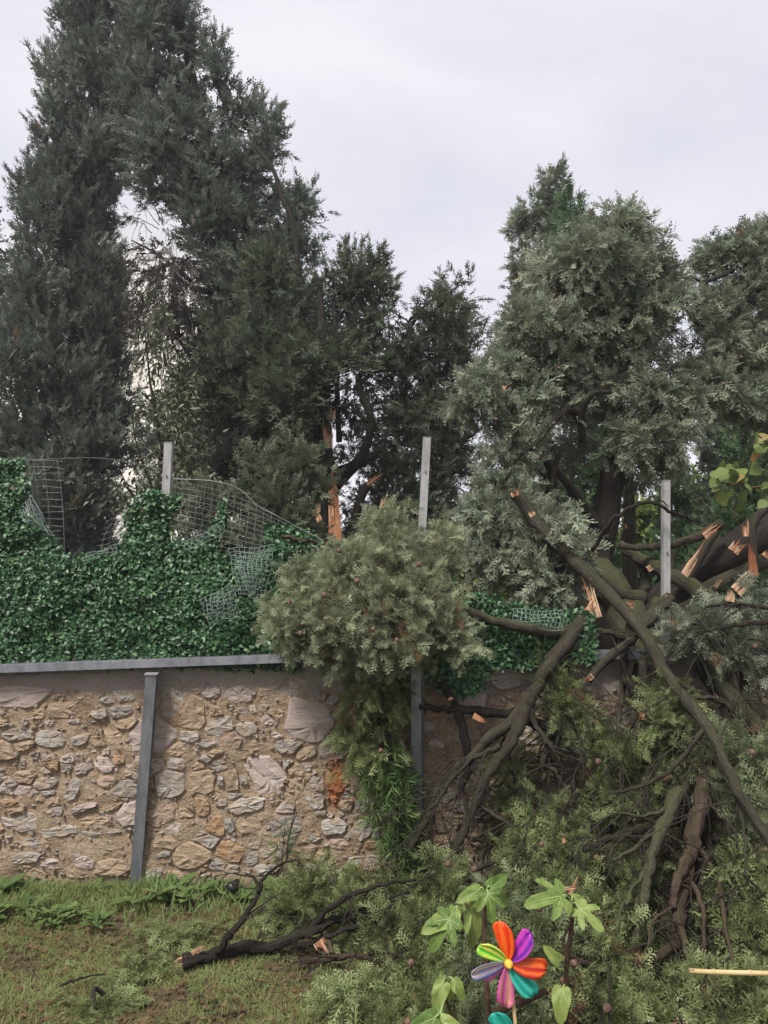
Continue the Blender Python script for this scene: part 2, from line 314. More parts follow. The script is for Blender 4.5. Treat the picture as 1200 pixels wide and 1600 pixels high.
def place(kind, O, A, Nn, S, tone):
    A = unit(A); Nn = unit(Nn - A * (Nn * A).sum(1, keepdims=True)); B = np.cross(Nn, A)
    Vs, Ts, To = [], [], []; o = 0; tm = TM[kind]; pick = rng.integers(0, len(tm), len(O))
    for k, (v, f, tn) in enumerate(tm):
        i = np.nonzero(pick == k)[0]
        if not len(i): continue
        s = S[i][:, None, None]
        W = O[i][:, None, :] + s * (v[None, :, 0:1] * A[i][:, None, :] + v[None, :, 1:2] * B[i][:, None, :] + v[None, :, 2:3] * Nn[i][:, None, :])
        n = len(v); Vs.append(W.reshape(-1, 3)); Ts.append((f[None] + (np.arange(len(i)) * n)[:, None, None] + o).reshape(-1, 3)); o += len(i) * n
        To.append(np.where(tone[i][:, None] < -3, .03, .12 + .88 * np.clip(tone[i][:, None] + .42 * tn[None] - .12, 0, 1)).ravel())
    return np.concatenate(Vs), np.concatenate(Ts), np.clip(np.concatenate(To), 0, 1)
def rnd_unit(n):
    return unit(rng.normal(size=(n, 3)))
def lobe(px, py, rx, ry, Y, rd=None, z=None):
    c = P(px, py, Y) if z is None else PZ(px, py, z); k = c[1] / FPX
    return c, np.array([rx * k, (rd if rd else (rx + ry) / 2 * k), ry * k])
def sublobes(lobes, n=7, rel=(.35, .6), keep=.75):
    out_ = []
    for c, r in lobes:
        out_.append((c, r * keep))
        for u in rnd_unit(n):
            q = rng.uniform(*rel); out_.append((c + u * r * (1 - q * .75), np.maximum(r, r.mean() * .6) * q * rng.uniform(.8, 1.2, 3)))
    return out_
def plume_field(lobes, per_m2, plen, outw, bias, jit, core=.5, zs=1.):
    B, D, Ls, G = [], [], [], []
    for c, r in lobes:
        area = 4 * math.pi * (((r[0] * r[1]) ** 1.6 + (r[0] * r[2]) ** 1.6 + (r[1] * r[2]) ** 1.6) / 3) ** (1 / 1.6)
        n = max(3, int(area * per_m2)); u = rnd_unit(n); rad = rng.random(n) ** core
        B.append(c + u * r * (rad[:, None] * .9)); D.append(u * outw + np.asarray(bias) + rng.normal(size=(n, 3)) * jit)
        Ls.append(plen * rng.uniform(.6, 1.3, n)); G.append(np.full(n, rng.normal() * .13) + rng.normal(size=n) * .05)
    return np.concatenate(B), unit(np.concatenate(D) * (1, 1, zs)), np.concatenate(Ls), np.concatenate(G)
DRY = [.008]
def sprays(B, D, Ls, G, per, size, splay=(55, 12), flat=None, droop=.0):
    n = len(B); t = np.tile(np.linspace(.05, 1, per), n) + rng.uniform(-.06, .06, n * per); i = np.repeat(np.arange(n), per)
    d = D[i]; side = unit(np.cross(d, rnd_unit(n * per))); al = R(splay[0]) + (R(splay[1]) - R(splay[0])) * np.clip(t, 0, 1)
    A = d * np.cos(al)[:, None] + side * np.sin(al)[:, None]; A[:, 2] -= droop * t
    O = B[i] + d * (Ls[i] * t)[:, None]; O[:, 2] -= droop * .4 * Ls[i] * t * t
    Nn = rnd_unit(n * per) if flat is None else rnd_unit(n * per) * .6 + np.asarray(flat)
    S = size * rng.uniform(.5, 1.45, n * per) * (1.1 - .4 * np.clip(t, 0, 1))
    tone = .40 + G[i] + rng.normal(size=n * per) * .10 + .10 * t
    tone[(rng.random(n) < DRY[0])[i] & (rng.random(n * per) < .7)] = -9
    return O, A, Nn, S, tone
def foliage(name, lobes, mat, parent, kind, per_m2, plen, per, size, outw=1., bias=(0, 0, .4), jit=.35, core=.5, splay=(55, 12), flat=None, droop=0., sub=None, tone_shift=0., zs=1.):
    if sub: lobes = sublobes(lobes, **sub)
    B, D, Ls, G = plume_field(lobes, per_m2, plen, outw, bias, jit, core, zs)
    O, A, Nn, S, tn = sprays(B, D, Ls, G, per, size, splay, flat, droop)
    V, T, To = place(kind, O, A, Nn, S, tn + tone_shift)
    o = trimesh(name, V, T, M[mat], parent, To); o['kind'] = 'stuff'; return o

# ------------------------------------------------------------------ branches and torn wood
def pts3(pts, Y0=None):
    o = []; lastY = Y0
    for p in pts:
        if len(p) > 2: lastY = p[2]
        o.append((p[0], p[1], lastY))
    # fill missing depths by linear interpolation between given ones
    idx = [i for i, p in enumerate(pts) if len(p) > 2]
    if len(idx) > 1:
        ys = np.interp(range(len(pts)), idx, [pts[i][2] for i in idx]); o = [(a[0], a[1], y) for a, y in zip(o, ys)]
    return np.array([P(*p) for p in o])
def limb(name, pts, w0, w1, mat, parent, sides=9, k=5, rough=.05, world=False, wob=.0):
    c = np.array(pts, float) if world else pts3(pts); Ym = np.linspace(c[0][1], c[-1][1], 2)
    c = catmull(c, k)
    if wob: c[1:-1] += rng.normal(size=(len(c) - 2, 3)) * wob
    s = np.linspace(0, 1, len(c)); r = (w0 + (w1 - w0) * s) * c[:, 1] / FPX / 2
    r = r * (1 + .06 * np.sin(s * 17 + rng.random() * 6) + .07 * np.sin(s * 41 + rng.random() * 6) * (len(c) > 20))
    V, F = tube(c, r, sides, rough); o = obj(name, V, F, M[mat], parent, True)
    th = np.tile(np.arange(sides) * 2 * math.pi / sides, len(c)); rr_ = np.repeat(r, sides); ll = np.repeat(np.concatenate([[0], np.cumsum(np.linalg.norm(np.diff(c, axis=0), axis=1))]), sides); sh = rng.random() * 9
    bk = np.stack([np.cos(th) * rr_ + sh, np.sin(th) * rr_, ll * .16], 1).astype(np.float32); a_ = o.data.attributes.new('bk', 'FLOAT_VECTOR', 'POINT'); a_.data.foreach_set('vector', bk.ravel())
    return o, c, r
def splinter(a, b, w, parent, name='splinter', n=4, thick=.25, mat='wood'):
    n = n if n == 1 else n + 6; w = w * (1 if n == 1 else .8)
    """torn wood: a bundle of jagged tapering fibres from a to b"""
    a = np.asarray(a, float); b = np.asarray(b, float); d = b - a; ln = np.linalg.norm(d); x = unit(d); s = unit(np.cross(x, (0, 1, 0.2))); q = np.cross(s, x); mb = MB(); tn_ = []
    for k in range(n):
        o = (k / (n - 1) - .5) * w if n > 1 else 0; L_ = ln * (rng.uniform(.3, 1) if n > 1 else 1); wd = w / n * 1.5; th = w * thick * rng.uniform(.6, 1.2)
        p0 = a + s * o; p1 = p0 + x * L_ * .6 + s * rng.normal() * w * .06 + q * rng.normal() * w * .06; p2 = p0 + x * L_ + s * rng.normal() * w * .12 + q * rng.normal() * w * .15
        V = []
        for p, f in ((p0, 1.), (p1, .75), (p2, .08)):
            for e, g_ in ((-1, -1), (1, -1), (1, 1), (-1, 1)): V.append(p + s * e * wd / 2 * f + q * g_ * th / 2 * f)
        F = [(i * 4 + j, i * 4 + (j + 1) % 4, (i + 1) * 4 + (j + 1) % 4, (i + 1) * 4 + j) for i in range(2) for j in range(4)] + [(3, 2, 1, 0), (8, 9, 10, 11)]
        mb.add(V, F); f_ = np.clip(.5 + rng.normal() * .25, 0, 1); tn_ += [f_ + .1] * 4 + [f_] * 4 + [f_ - .25] * 4
    return obj(name, np.concatenate(mb.V), mb.F, M[mat], parent, attr=tn_)
def SP(a, b, wpx, parent, n=4, **k):
    A = P(*a); B = P(*b); return splinter(A, B, wpx * A[1] / FPX, parent, n=n, **k)
def twig_lines(base, d, ln, levels, lines, rad, sag=.25, kids=3, spread=.55):
    n = 6; p = np.array(base, float); d = unit(d); pl = [p.copy()]
    for i in range(n):
        d = unit(d + rng.normal(size=3) * .14 + np.array([0, 0, -sag * .22])); p = p + d * ln / n; pl.append(p.copy())
    lines.append((np.array(pl), rad))
    if levels > 0:
        for k in range(kids):
            i = rng.integers(2, n); dd = unit(pl[i + 1] - pl[i]) + rnd_unit(1)[0] * spread
            twig_lines(pl[i], dd, ln * rng.uniform(.4, .7), levels - 1, lines, rad * .6, sag, kids, spread)
def twigs(name, seeds, mat, parent, levels=1, kids=3, sag=.25, spread=.55):
    lines = []
    for base, d, ln, rad in seeds: twig_lines(base, d, ln, levels, lines, rad, sag, kids, spread)
    mb = MB()
    for pl, rad in lines: mb.add(*tube(pl, np.linspace(rad, rad * .35, len(pl)), 5, 0, False))
    return mb.build(name, M[mat], parent, True)
def sphere(c, r, seg=8, ring=6, jit=.06):
    V = [c + np.array([0, 0, r])]; F = []
    for i in range(1, ring):
        for j in range(seg):
            th, ph = math.pi * i / ring, 2 * math.pi * j / seg; V.append(c + r * (1 + rng.normal() * jit) * np.array([math.sin(th) * math.cos(ph), math.sin(th) * math.sin(ph), math.cos(th)]))
    V.append(c - np.array([0, 0, r])); e = len(V) - 1
    for j in range(seg): F.append((0, 1 + j, 1 + (j + 1) % seg)); F.append((e, e - 1 - j, e - 1 - (j + 1) % seg))
    for i in range(ring - 2):
        for j in range(seg): F.append((1 + i * seg + j, 1 + (i + 1) * seg + j, 1 + (i + 1) * seg + (j + 1) % seg, 1 + i * seg + (j + 1) % seg))
    return np.array(V), F
def cones(parent, lst):
    for (px, py, Y) in lst:
        V, F = sphere(P(px, py, Y), .0145 * rng.uniform(.85, 1.15)); obj('cone', V, F, M['cone'], parent, True)

# ================================================================== SETTING: ground
def vnoise(x, z, s, seed):
    r_ = np.random.default_rng(seed).random((64, 64)); x = np.asarray(x) * s; z = np.asarray(z) * s
    xi = np.floor(x).astype(int); zi = np.floor(z).astype(int); fx = x - xi; fz = z - zi; fx = fx * fx * (3 - 2 * fx); fz = fz * fz * (3 - 2 * fz)
    g_ = lambda a, b_: r_[a % 64, b_ % 64]
    return (g_(xi, zi) * (1 - fx) + g_(xi + 1, zi) * fx) * (1 - fz) + (g_(xi, zi + 1) * (1 - fx) + g_(xi + 1, zi + 1) * fx) * fz
xs = np.unique(np.concatenate([np.linspace(-60, -6, 25), np.linspace(-6, 6, 161), np.linspace(6, 60, 25)]))
ys = np.unique(np.concatenate([np.linspace(-20, -1, 12), np.linspace(-1, 6, 121), np.linspace(6, 30, 25), np.linspace(30, 120, 20)]))
X_, Y_ = np.meshgrid(xs, ys); V = np.stack([X_.ravel(), Y_.ravel(), gz(X_.ravel(), Y_.ravel())], 1); nx = len(xs)
F = [(j * nx + i, j * nx + i + 1, (j + 1) * nx + i + 1, (j + 1) * nx + i) for j in range(len(ys) - 1) for i in range(nx - 1)]
tag(obj('ground', V, F, M['soil'], None, True), 'bare brown soil under grass and dry cypress litter', 'ground', kind='structure')

# ================================================================== STONE WALL
TOPX = [P(-600, 1060, WALLY), P(0, 1050, WALLY), P(440, 1034, WALLY), P(840, 1027, WALLY), P(1500, 1020, WALLY)]
def ztop(x): return np.interp(x, [p[0] for p in TOPX], [p[2] for p in TOPX])
wall = thing('stone_wall', 'low rubble stone wall of pale and ochre stones set in earthy tan mortar', 'wall', (0, WALLY + .2, 0))
gx = np.arange(-4.2, 4.2, .024); ng = 52
GX, GK = np.meshgrid(gx, np.linspace(0, 1, ng)); GZ = -.06 + GK * (ztop(GX) - .012 + .06)
GY = WALLY + .012 - .022 * vnoise(GX, GZ, 7, 1) - .016 * vnoise(GX, GZ, 19, 2) - .010 * vnoise(GX, GZ, 40, 3) + .022
V = np.stack([GX.ravel(), GY.ravel(), GZ.ravel()], 1); nx = len(gx)
F = [(j * nx + i, j * nx + i + 1, (j + 1) * nx + i + 1, (j + 1) * nx + i) for j in range(ng - 1) for i in range(nx - 1)]
b0 = len(V); V = np.vstack([V, [[x, WALLY + .42, -.06] for x in gx], [[x, WALLY + .42, z] for x, z in zip(gx, GZ[-1])]])
F += [((ng - 1) * nx + i, (ng - 1) * nx + i + 1, b0 + nx + i + 1, b0 + nx + i) for i in range(nx - 1)] + [(b0 + i + 1, b0 + i, b0 + nx + i, b0 + nx + i + 1) for i in range(nx - 1)]
obj('mortar', V, F, M['mortar'], wall, True)
stones = [  # px, py, width, height, turn, tone
 (27,1150,48,17,0,'w'),(78,1156,44,23,5,'w'),(127,1154,28,17,-20,'g'),(185,1112,38,18,-5,'g'),(170,1095,26,12,5,'g'),(198,1130,32,18,-25,'t'),(98,1110,58,24,0,'t'),(75,1184,22,9,0,'w'),
 (80,1198,32,13,-5,'o'),(72,1204,16,10,0,'w'),(12,1228,30,24,5,'w'),(67,1225,40,16,-14,'w'),(112,1234,18,44,28,'w'),(30,1282,62,30,12,'w'),(90,1300,66,15,-8,'w'),(155,1303,60,11,-4,'g'),
 (150,1282,46,17,-12,'t'),(112,1335,42,20,-10,'w'),(206,1207,22,20,0,'w'),(192,1233,46,26,0,'w'),(202,1272,40,36,0,'p'),(158,1330,48,28,-10,'t'),(34,1196,8,18,5,'w'),(38,1128,10,10,0,'w'),
 (102,1198,20,14,0,'g'),(104,1187,22,14,-20,'p'),(60,1115,18,14,10,'t'),(77,1129,14,10,-40,'w'),(115,1127,22,7,0,'w'),(140,1127,24,7,-5,'g'),(165,1176,10,14,15,'w'),(182,1187,22,12,0,'o'),
 (15,1255,26,10,0,'o'),(50,1318,40,16,-15,'g'),(85,1270,26,14,-15,'g'),(130,1262,40,10,-18,'p'),(175,1262,34,8,-20,'t'),(40,1340,44,16,-10,'g'),(120,1365,30,16,0,'t'),(170,1355,60,24,0,'t'),(80,1350,30,14,0,'p'),
 (270,1110,34,70,-4,'g'),(299,1117,42,82,3,'t'),(342,1136,44,38,-8,'w'),(384,1141,32,22,10,'w'),(330,1162,36,10,-6,'w'),(324,1185,20,12,0,'w'),(262,1222,52,46,-4,'w'),(316,1219,48,38,0,'t'),
 (362,1220,24,46,3,'t'),(412,1211,62,72,4,'p'),(386,1258,58,22,-12,'w'),(312,1261,30,26,20,'o'),(251,1274,48,36,0,'r'),(340,1292,36,28,-20,'o'),(357,1290,18,20,0,'g'),(395,1316,27,22,-5,'w'),
 (446,1285,52,44,-15,'g'),(430,1333,48,22,-15,'w'),(360,1332,50,32,-10,'o'),(262,1316,40,36,0,'t'),(302,1334,62,42,-15,'t'),(456,1312,26,14,-10,'w'),(375,1086,38,28,0,'p'),(421,1062,40,14,0,'p'),
 (450,1166,38,20,-4,'w'),(395,1108,20,12,0,'p'),(412,1085,22,30,12,'t'),(380,1110,34,9,-5,'g'),(408,1106,22,9,-20,'w'),(330,1082,28,18,0,'p'),(310,1072,24,9,-15,'g'),(256,1335,26,8,-15,'g'),(240,1365,26,14,-15,'w'),
 (340,1352,30,16,0,'g'),(362,1358,20,12,0,'w'),(415,1358,38,14,-4,'w'),(393,1343,18,22,5,'g'),(275,1296,40,18,-10,'p'),(308,1293,16,20,10,'w'),(390,1290,40,20,-12,'t'),(330,1180,40,10,-30,'t'),(400,1163,60,18,-10,'t'),
 (345,1255,20,9,0,'g'),(300,1262,14,12,0,'t'),(366,1245,22,9,0,'w'),(523,1173,50,28,3,'w'),(524,1220,42,30,-6,'o'),(497,1222,28,24,0,'w'),(478,1198,16,13,20,'w'),(462,1204,34,18,0,'t'),(448,1195,12,14,0,'g'),
 (460,1225,20,14,0,'t'),(480,1215,16,12,0,'t'),(562,1262,20,18,0,'g'),(578,1254,12,10,0,'w'),(540,1245,12,10,0,'g'),(520,1292,38,22,-10,'w'),(490,1310,22,12,-15,'w'),(545,1308,14,8,-25,'g'),(475,1330,50,24,0,'t'),
 (590,1306,20,10,10,'w'),(475,1260,14,22,25,'w'),(500,1270,18,8,0,'g'),(486,1277,14,8,-40,'w'),(510,1352,40,16,-10,'r'),(560,1345,30,12,0,'w'),(520,1370,30,14,-20,'g'),(580,1320,16,10,0,'o'),
 (465,1066,26,16,0,'p'),(500,1088,20,14,-10,'g'),(520,1094,18,12,-30,'g'),(487,1074,14,9,0,'t'),
 (738,1098,46,40,8,'p'),(790,1062,50,30,0,'p'),(775,1100,30,18,-10,'r'),(700,1150,44,24,0,'g'),(690,1210,40,22,-8,'t'),(720,1260,34,18,0,'g'),(830,1150,60,34,0,'p'),(790,1180,40,18,-6,'g'),(860,1210,52,26,0,'t'),
 (690,1290,30,22,0,'t'),(840,1090,60,26,0,'g'),(900,1150,46,28,0,'t'),(675,1120,24,20,0,'o'),(830,1250,44,20,0,'g'),(900,1250,50,26,0,'p'),(750,1300,50,22,0,'t'),(680,1175,26,16,0,'w'),(750,1200,34,16,0,'g'),
 (-40,1180,50,30,0,'g'),(-60,1240,46,26,0,'t'),(-30,1310,50,22,0,'w'),(-80,1130,40,20,0,'t'),(960,1120,60,40,0,'g'),(1040,1200,60,36,0,'t'),(960,1200,50,30,0,'o'),(1120,1150,60,36,0,'g')]
SEED = [(px, py, wd / 2, ht / 2, R(turn), k, 'stone') for (px, py, wd, ht, turn, k) in stones] + [(482, 1122, 54, 38, -.05, 'p', 'render_patch'), (20, 1088, 70, 15, 0, 'p', 'render_patch'), (236, 1150, 34, 40, .1, 'p', 'render_patch'), (232, 1197, 24, 18, 0, 'p', 'render_patch')]
def free(px, py, a, slack):
    return all(((px - q[0]) / (q[2] * .8 + a)) ** 2 + ((py - q[1]) / (q[3] * .8 + a * .6)) ** 2 > slack for q in SEED)
tries = 0
while len(SEED) < 296 and tries < 20000:
    tries += 1; a = rng.uniform(8, 22) if tries < 6000 else rng.uniform(6, 13); px = rng.uniform(-100, 965); py = rng.uniform(1078, 1372)
    if free(px, py, a, .62): SEED.append((px, py, a, a * rng.uniform(.4, .8), R(rng.normal() * 12), rng.choice(list('wwgwttttpprtt')), 'stone'))
def clip_half(poly, n_, c_):
    """keep the side of the convex polygon where n.x <= c"""
    out_ = []; m_ = len(poly)
    for i in range(m_):
        p, q = poly[i], poly[(i + 1) % m_]; dp, dq = p @ n_ - c_, q @ n_ - c_
        if dp <= 0: out_.append(p)
        if dp * dq < 0: out_.append(p + (q - p) * (dp / (dp - dq)))
    return out_
def packed_outline(i):
    px, py, a, b_, tu, k, nm = SEED[i]; m_ = 12; th = (np.arange(m_) + rng.uniform(-.3, .3, m_)) / m_ * 2 * math.pi; e = 3.4
    rad = (np.abs(np.cos(th)) ** e + np.abs(np.sin(th)) ** e) ** (-1 / e) * rng.uniform(.86, 1.14, m_) * 1.14
    u, v = np.cos(th) * rad * a, np.sin(th) * rad * b_; poly = [np.array([px + x * math.cos(tu) - y * math.sin(tu), py + x * math.sin(tu) + y * math.cos(tu)]) for x, y in zip(u, v)]
    me_ = np.array([px, py]); sz = a + b_
    for j, q in enumerate(SEED):
        if j == i: continue
        d = np.array([q[0] - px, q[1] - py]); d2 = d * np.array([1, 1.9]); L_ = math.hypot(*d)
        if L_ > sz + q[2] + q[3] + 20: continue
        f = np.clip(sz / (sz + q[2] + q[3]), .25, .75); mid = me_ + d * f; n_ = d2 / np.linalg.norm(d2); poly = clip_half(poly, n_, mid @ n_ - JOINT)
        if len(poly) < 3: return None
    # rough the edges: split long ones and push the middle point
    o_ = []
    for i_ in range(len(poly)):
        p, q = poly[i_], poly[(i_ + 1) % len(poly)]; l = np.linalg.norm(q - p); 
        if o_ and np.linalg.norm(p - o_[-1]) < 1.2: continue
        o_.append(p)
        if l > 14: o_.append((p + q) / 2 + rng.normal(size=2) * min(2.2, l * .07))
    return np.array(o_)
JOINT = 1.1
def stone_geo(pl, proud):
    n = len(pl); c = pl.mean(0); V = []; w3 = lambda q, y: P(q[0], q[1], WALLY) + (0, y, 0)
    lean = rng.normal(size=2) * .00012
    dep = lambda q: float((q - c) @ lean)
    for sc_, y, jj in ((1.0, .034, 0), (.97 if n else 1, .010 - proud * .6, .0025), (.88, .002 - proud, .003), (.45, -proud, .004)):
        for q in pl: p = c + (q - c) * sc_ + (rng.normal(size=2) * 1.2 if sc_ < .5 else 0); V.append(w3(p, y + rng.normal() * jj + dep(p)))
    V.append(w3(c, -proud + rng.normal() * .003))
    F = [(r_ * n + i, r_ * n + (i + 1) % n, (r_ + 1) * n + (i + 1) % n, (r_ + 1) * n + i) for r_ in range(3) for i in range(n)] + [(3 * n + i, 3 * n + (i + 1) % n, 4 * n) for i in range(n)]
    return [v for v in V], F
for i in range(len(SEED)):
    pl = packed_outline(i)
    if pl is None or len(pl) < 3: continue
    pl = pl[::-1]; nm = SEED[i][6]
    V, F = stone_geo(pl, .004 if nm != 'stone' else rng.normal() * .006 + .002); obj(nm, V, F, M['stone_' + SEED[i][5]], wall)
for k, cnt in (('w', 160), ('t', 320), ('p', 220)):
    mb = MB()
    for q in range(cnt * 3):
        a = rng.uniform(1.5, 5.5); b_ = a * rng.uniform(.4, .9); px = rng.uniform(-200, 1150); py = rng.uniform(1078, 1380)
        if not free(px, py, a, 1.0): continue
        m_ = 6; th = np.arange(m_) / m_ * 2 * math.pi; rr_ = rng.uniform(.7, 1.2, m_); pl = np.stack([px + np.cos(th) * rr_ * a, py + np.sin(th) * rr_ * b_], 1)[::-1]
        mb.add(*stone_geo(pl, rng.uniform(0, .008)))
    o = mb.build('stone_chips', M['stone_' + k], wall); o['kind'] = 'stuff'

# ================================================================== RAIL AND POSTS
def rail(a, b, label):
    A, B = P(*a), P(*b); mb = MB()
    t_ = thing('steel_rail', label, 'rail', (A + B) / 2)
    V, F = beam(A, B, .006, .040, (0, 0, 1)); obj('front_lip', V, F, M['steel'], t_)
    V, F = beam(A + (0, .063, .022), B + (0, .063, .022), .12, .006, (0, 0, 1)); obj('top_flange', V, F, M['steel'], t_)
rail((-420, 1060, 4.31), (470, 1029, 4.31), 'grey steel angle rail along the wall top under the ivy screen')
rail((474, 1028, 4.33), (1300, 1022, 4.33), 'grey steel rail behind the ivy leaves draped over the shaded wall')
def ipost(name, a, b, label, wf=.052, dp=.075, yaw=0.):
    A, B = np.array(a), np.array(b); t_ = thing(name, label, 'post', A, 'steel posts standing against the wall')
    fx = np.array([math.cos(yaw), math.sin(yaw), 0]); fy = np.array([-math.sin(yaw), math.cos(yaw), 0])
    V, F = beam(A, B, wf, .007, fy); obj('front_flange', V, F, M['steel'], t_)
    V, F = beam(A + fy * dp, B + fy * dp, wf, .007, fy); obj('back_flange', V, F, M['steel'], t_)
    V, F = beam(A + fy * dp / 2, B + fy * dp / 2, .006, dp - .008, fy); obj('web', V, F, M['steel'], t_)
    V, F = beam(B - (0, 0, .002) + fy * dp / 2, B + (0, 0, .006) + fy * dp / 2, wf + .012, dp + .02, fy); obj('cap_plate', V, F, M['steel_old'], t_)
ipost('wall_post', PZ(210, 1398, -.04), P(236, 1054, 4.27), 'leaning grey steel post on bare grass against the sunlit stone wall', .058, .08, R(8))
ipost('wall_post', PZ(652, 1402, -.04), P(650, 1030, 4.19), 'grey steel post beside the hanging greenery and bare drooping branches', .055, .08, R(-14))
def fpost(a, b, label, w_):
    A, B = P(*a), P(*b); V, F = beam(A, B, w_, .045, (0, 1, 0))
    t_ = thing('fence_post', label, 'post', A, 'weathered fence posts on the wall top')
    obj('shaft', V, F, M['steel_old'], t_); d = unit(B - A)
    V, F = beam(B, B + d * .004, w_ + .004, .049, (0, 1, 0)); obj('end_cap', V, F, M['steel_old'], t_)
    for s in (.35, .6, .85):
        p_ = A + (B - A) * s; V, F = tube([p_ - (0, .034, 0), p_ - (0, .02, 0)], .006, 6); obj('bolt', V, F, M['steel'], t_)
fpost((248, 1040, 4.52), (264, 693, 4.52), 'weathered grey fence post rising out of the ivy screen beside the torn wire', .046)
fpost((648, 1040, 4.52), (667, 685, 4.52), 'weathered grey fence post behind the bough that lies over the fence', .046)
fpost((1040, 1036, 4.52), (1040, 752, 4.52), 'weathered grey fence post in front of the thick leaning broken trunk', .040)

# ================================================================== ARTIFICIAL IVY SCREENS
def inpoly(poly, x, y):
    p = np.asarray(poly, float); ins = np.zeros(len(x), bool); j = len(p) - 1
    for i in range(len(p)):
        c_ = ((p[i, 1] > y) != (p[j, 1] > y)) & (x < (p[j, 0] - p[i, 0]) * (y - p[i, 1]) / (p[j, 1] - p[i, 1] + 1e-9) + p[i, 0]); ins ^= c_; j = i
    return ins
def ivy_depth(px, py, Y0):
    return Y0 - .075 * vnoise(px + .6 * py, py - .3 * px, .016, 21) - .045 * vnoise(px, py, .042, 22) - .02 * vnoise(px, py, .1, 23)
def ivy(label, poly, Y0, dens=15000, hole=None):
    poly = np.array(poly, float); lo, hi = poly.min(0), poly.max(0); c = P(*( (lo + hi) / 2), Y0)
    base = P((lo[0] + hi[0]) / 2, hi[1], Y0); t_ = thing('ivy_screen', label, 'artificial hedge', base, 'artificial ivy screens on the wall')
    st = 9.; gx_, gy_ = np.meshgrid(np.arange(lo[0], hi[0], st), np.arange(lo[1], hi[1], st)); sh = gx_.shape
    Yv = ivy_depth(gx_, gy_, Y0) + .012; pts = np.array([P(a, b_, y) for a, b_, y in zip(gx_.ravel(), gy_.ravel(), Yv.ravel())])
    cen = inpoly(poly, gx_.ravel() + st / 2, gy_.ravel() + st / 2).reshape(sh); F = []
    for j in range(sh[0] - 1):
        for i in range(sh[1] - 1):
            if cen[j, i]: F.append((j * sh[1] + i, (j + 1) * sh[1] + i, (j + 1) * sh[1] + i + 1, j * sh[1] + i + 1))
    obj('backing_sheet', pts, F, M['backing'], t_)
    area = (hi[0] - lo[0]) * (hi[1] - lo[1]) * (Y0 / FPX) ** 2; n = int(area * dens)
    px = rng.uniform(lo[0], hi[0], n); py = rng.uniform(lo[1], hi[1], n); k = inpoly(poly, px + rng.normal(size=n) * 4, py + rng.normal(size=n) * 4); px, py = px[k], py[k]; n = len(px)
    Y = ivy_depth(px, py, Y0); O = np.array([P(a, b_, y) for a, b_, y in zip(px, py, Y)])
    O[:, 1] -= rng.random(n) ** 1.5 * .035
    ang = rng.uniform(0, 2 * math.pi, n); A = np.stack([np.cos(ang), -.25 - .5 * rng.random(n), np.sin(ang) * .8 - .25], 1)
    Nn = np.stack([rng.normal(size=n) * .45, -np.ones(n), .35 + rng.normal(size=n) * .45], 1)
    V, T, To = place('ivy', O, A, Nn, .0225 * rng.uniform(.5, 1.6, n), np.where(rng.random(n) < .004, -9, .30 + rng.normal(size=n) * .2))
    trimesh('leaves', V, T, M['hedge'], t_, To)['kind'] = 'stuff'
    return t_
PL = [(-420, 690), (-60, 716), (38, 720), (44, 770), (34, 800), (60, 812), (92, 852), (112, 876), (150, 868), (182, 868), (196, 838), (200, 800), (222, 776), (246, 764), (256, 775), (252, 850), (246, 940), (238, 1036), (-420, 1052)]
iv1 = ivy('deep green plastic ivy screen, sagging and torn open at its top', PL, 4.47)
PM = [(252, 775), (280, 772), (285, 785), (268, 800), (262, 842), (300, 848), (326, 838), (344, 800), (346, 782), (353, 788), (350, 832), (336, 858), (360, 872), (400, 868), (428, 862), (470, 900), (470, 1048), (300, 1040), (238, 1034), (246, 940)]
iv2 = ivy('plastic ivy screen with torn lattice between leaning post and fallen bough', PM, 4.47)
iv3 = ivy('small torn end of ivy screen under the broken stick by the split trunk', [(416, 824), (440, 819), (478, 832), (502, 848), (500, 900), (440, 900), (426, 868), (414, 838)], 4.55)
iv4 = ivy('plastic ivy screen hanging crumpled over the shaded wall under branches', [(640, 890), (690, 905), (730, 925), (800, 945), (870, 955), (930, 960), (930, 1035), (770, 1040), (756, 1070), (730, 1088), (700, 1086), (676, 1060), (650, 1040)], 4.37)
# strips of leaves on the curled edges
def lattice(corners, nu, nv, parent, bulge=.03, r_=.0012):
    nu = max(3, int(nu * .62)); nv = max(3, int(nv * .62)); corners = [(p[0], p[1], p[2] + (0 if parent is iv4 else .08)) for p in corners]
    c = [np.array(P(*p)) for p in corners]; mb = MB()
    f = lambda u, v: (c[0] * (1 - u) + c[1] * u) * (1 - v) + (c[3] * (1 - u) + c[2] * u) * v + np.array([0, -bulge * math.sin(math.pi * u) * math.sin(math.pi * v), 0]) + np.array([.006 * math.sin(9 * v + 4 * u), 0, .006 * math.sin(8 * u + 5 * v)])
    for i in range(nu + 1): mb.add(*tube([f(i / nu, v) for v in np.linspace(0, 1, 9)], r_, 4, 0, False))
    for j in range(nv + 1): mb.add(*tube([f(u, j / nv) for u in np.linspace(0, 1, 9)], r_, 4, 0, False))
    return mb.build('lattice', M['grid'], parent)
lattice([(356, 858, 4.24), (430, 852, 4.26), (412, 938, 4.22), (372, 926, 4.22)], 16, 18, iv2)
lattice([(366, 866, 4.22), (424, 862, 4.23), (396, 930, 4.20), (384, 920, 4.20)], 12, 14, iv2, .05)
lattice([(312, 938, 4.22), (362, 912, 4.22), (374, 955, 4.21), (328, 980, 4.21)], 12, 12, iv2)
lattice([(330, 930, 4.21), (370, 922, 4.21), (366, 966, 4.20), (322, 962, 4.20)], 9, 10, iv2, .04)
lattice([(280, 852, 4.27), (348, 815, 4.27), (352, 830, 4.25), (300, 862, 4.25)], 14, 5, iv2)
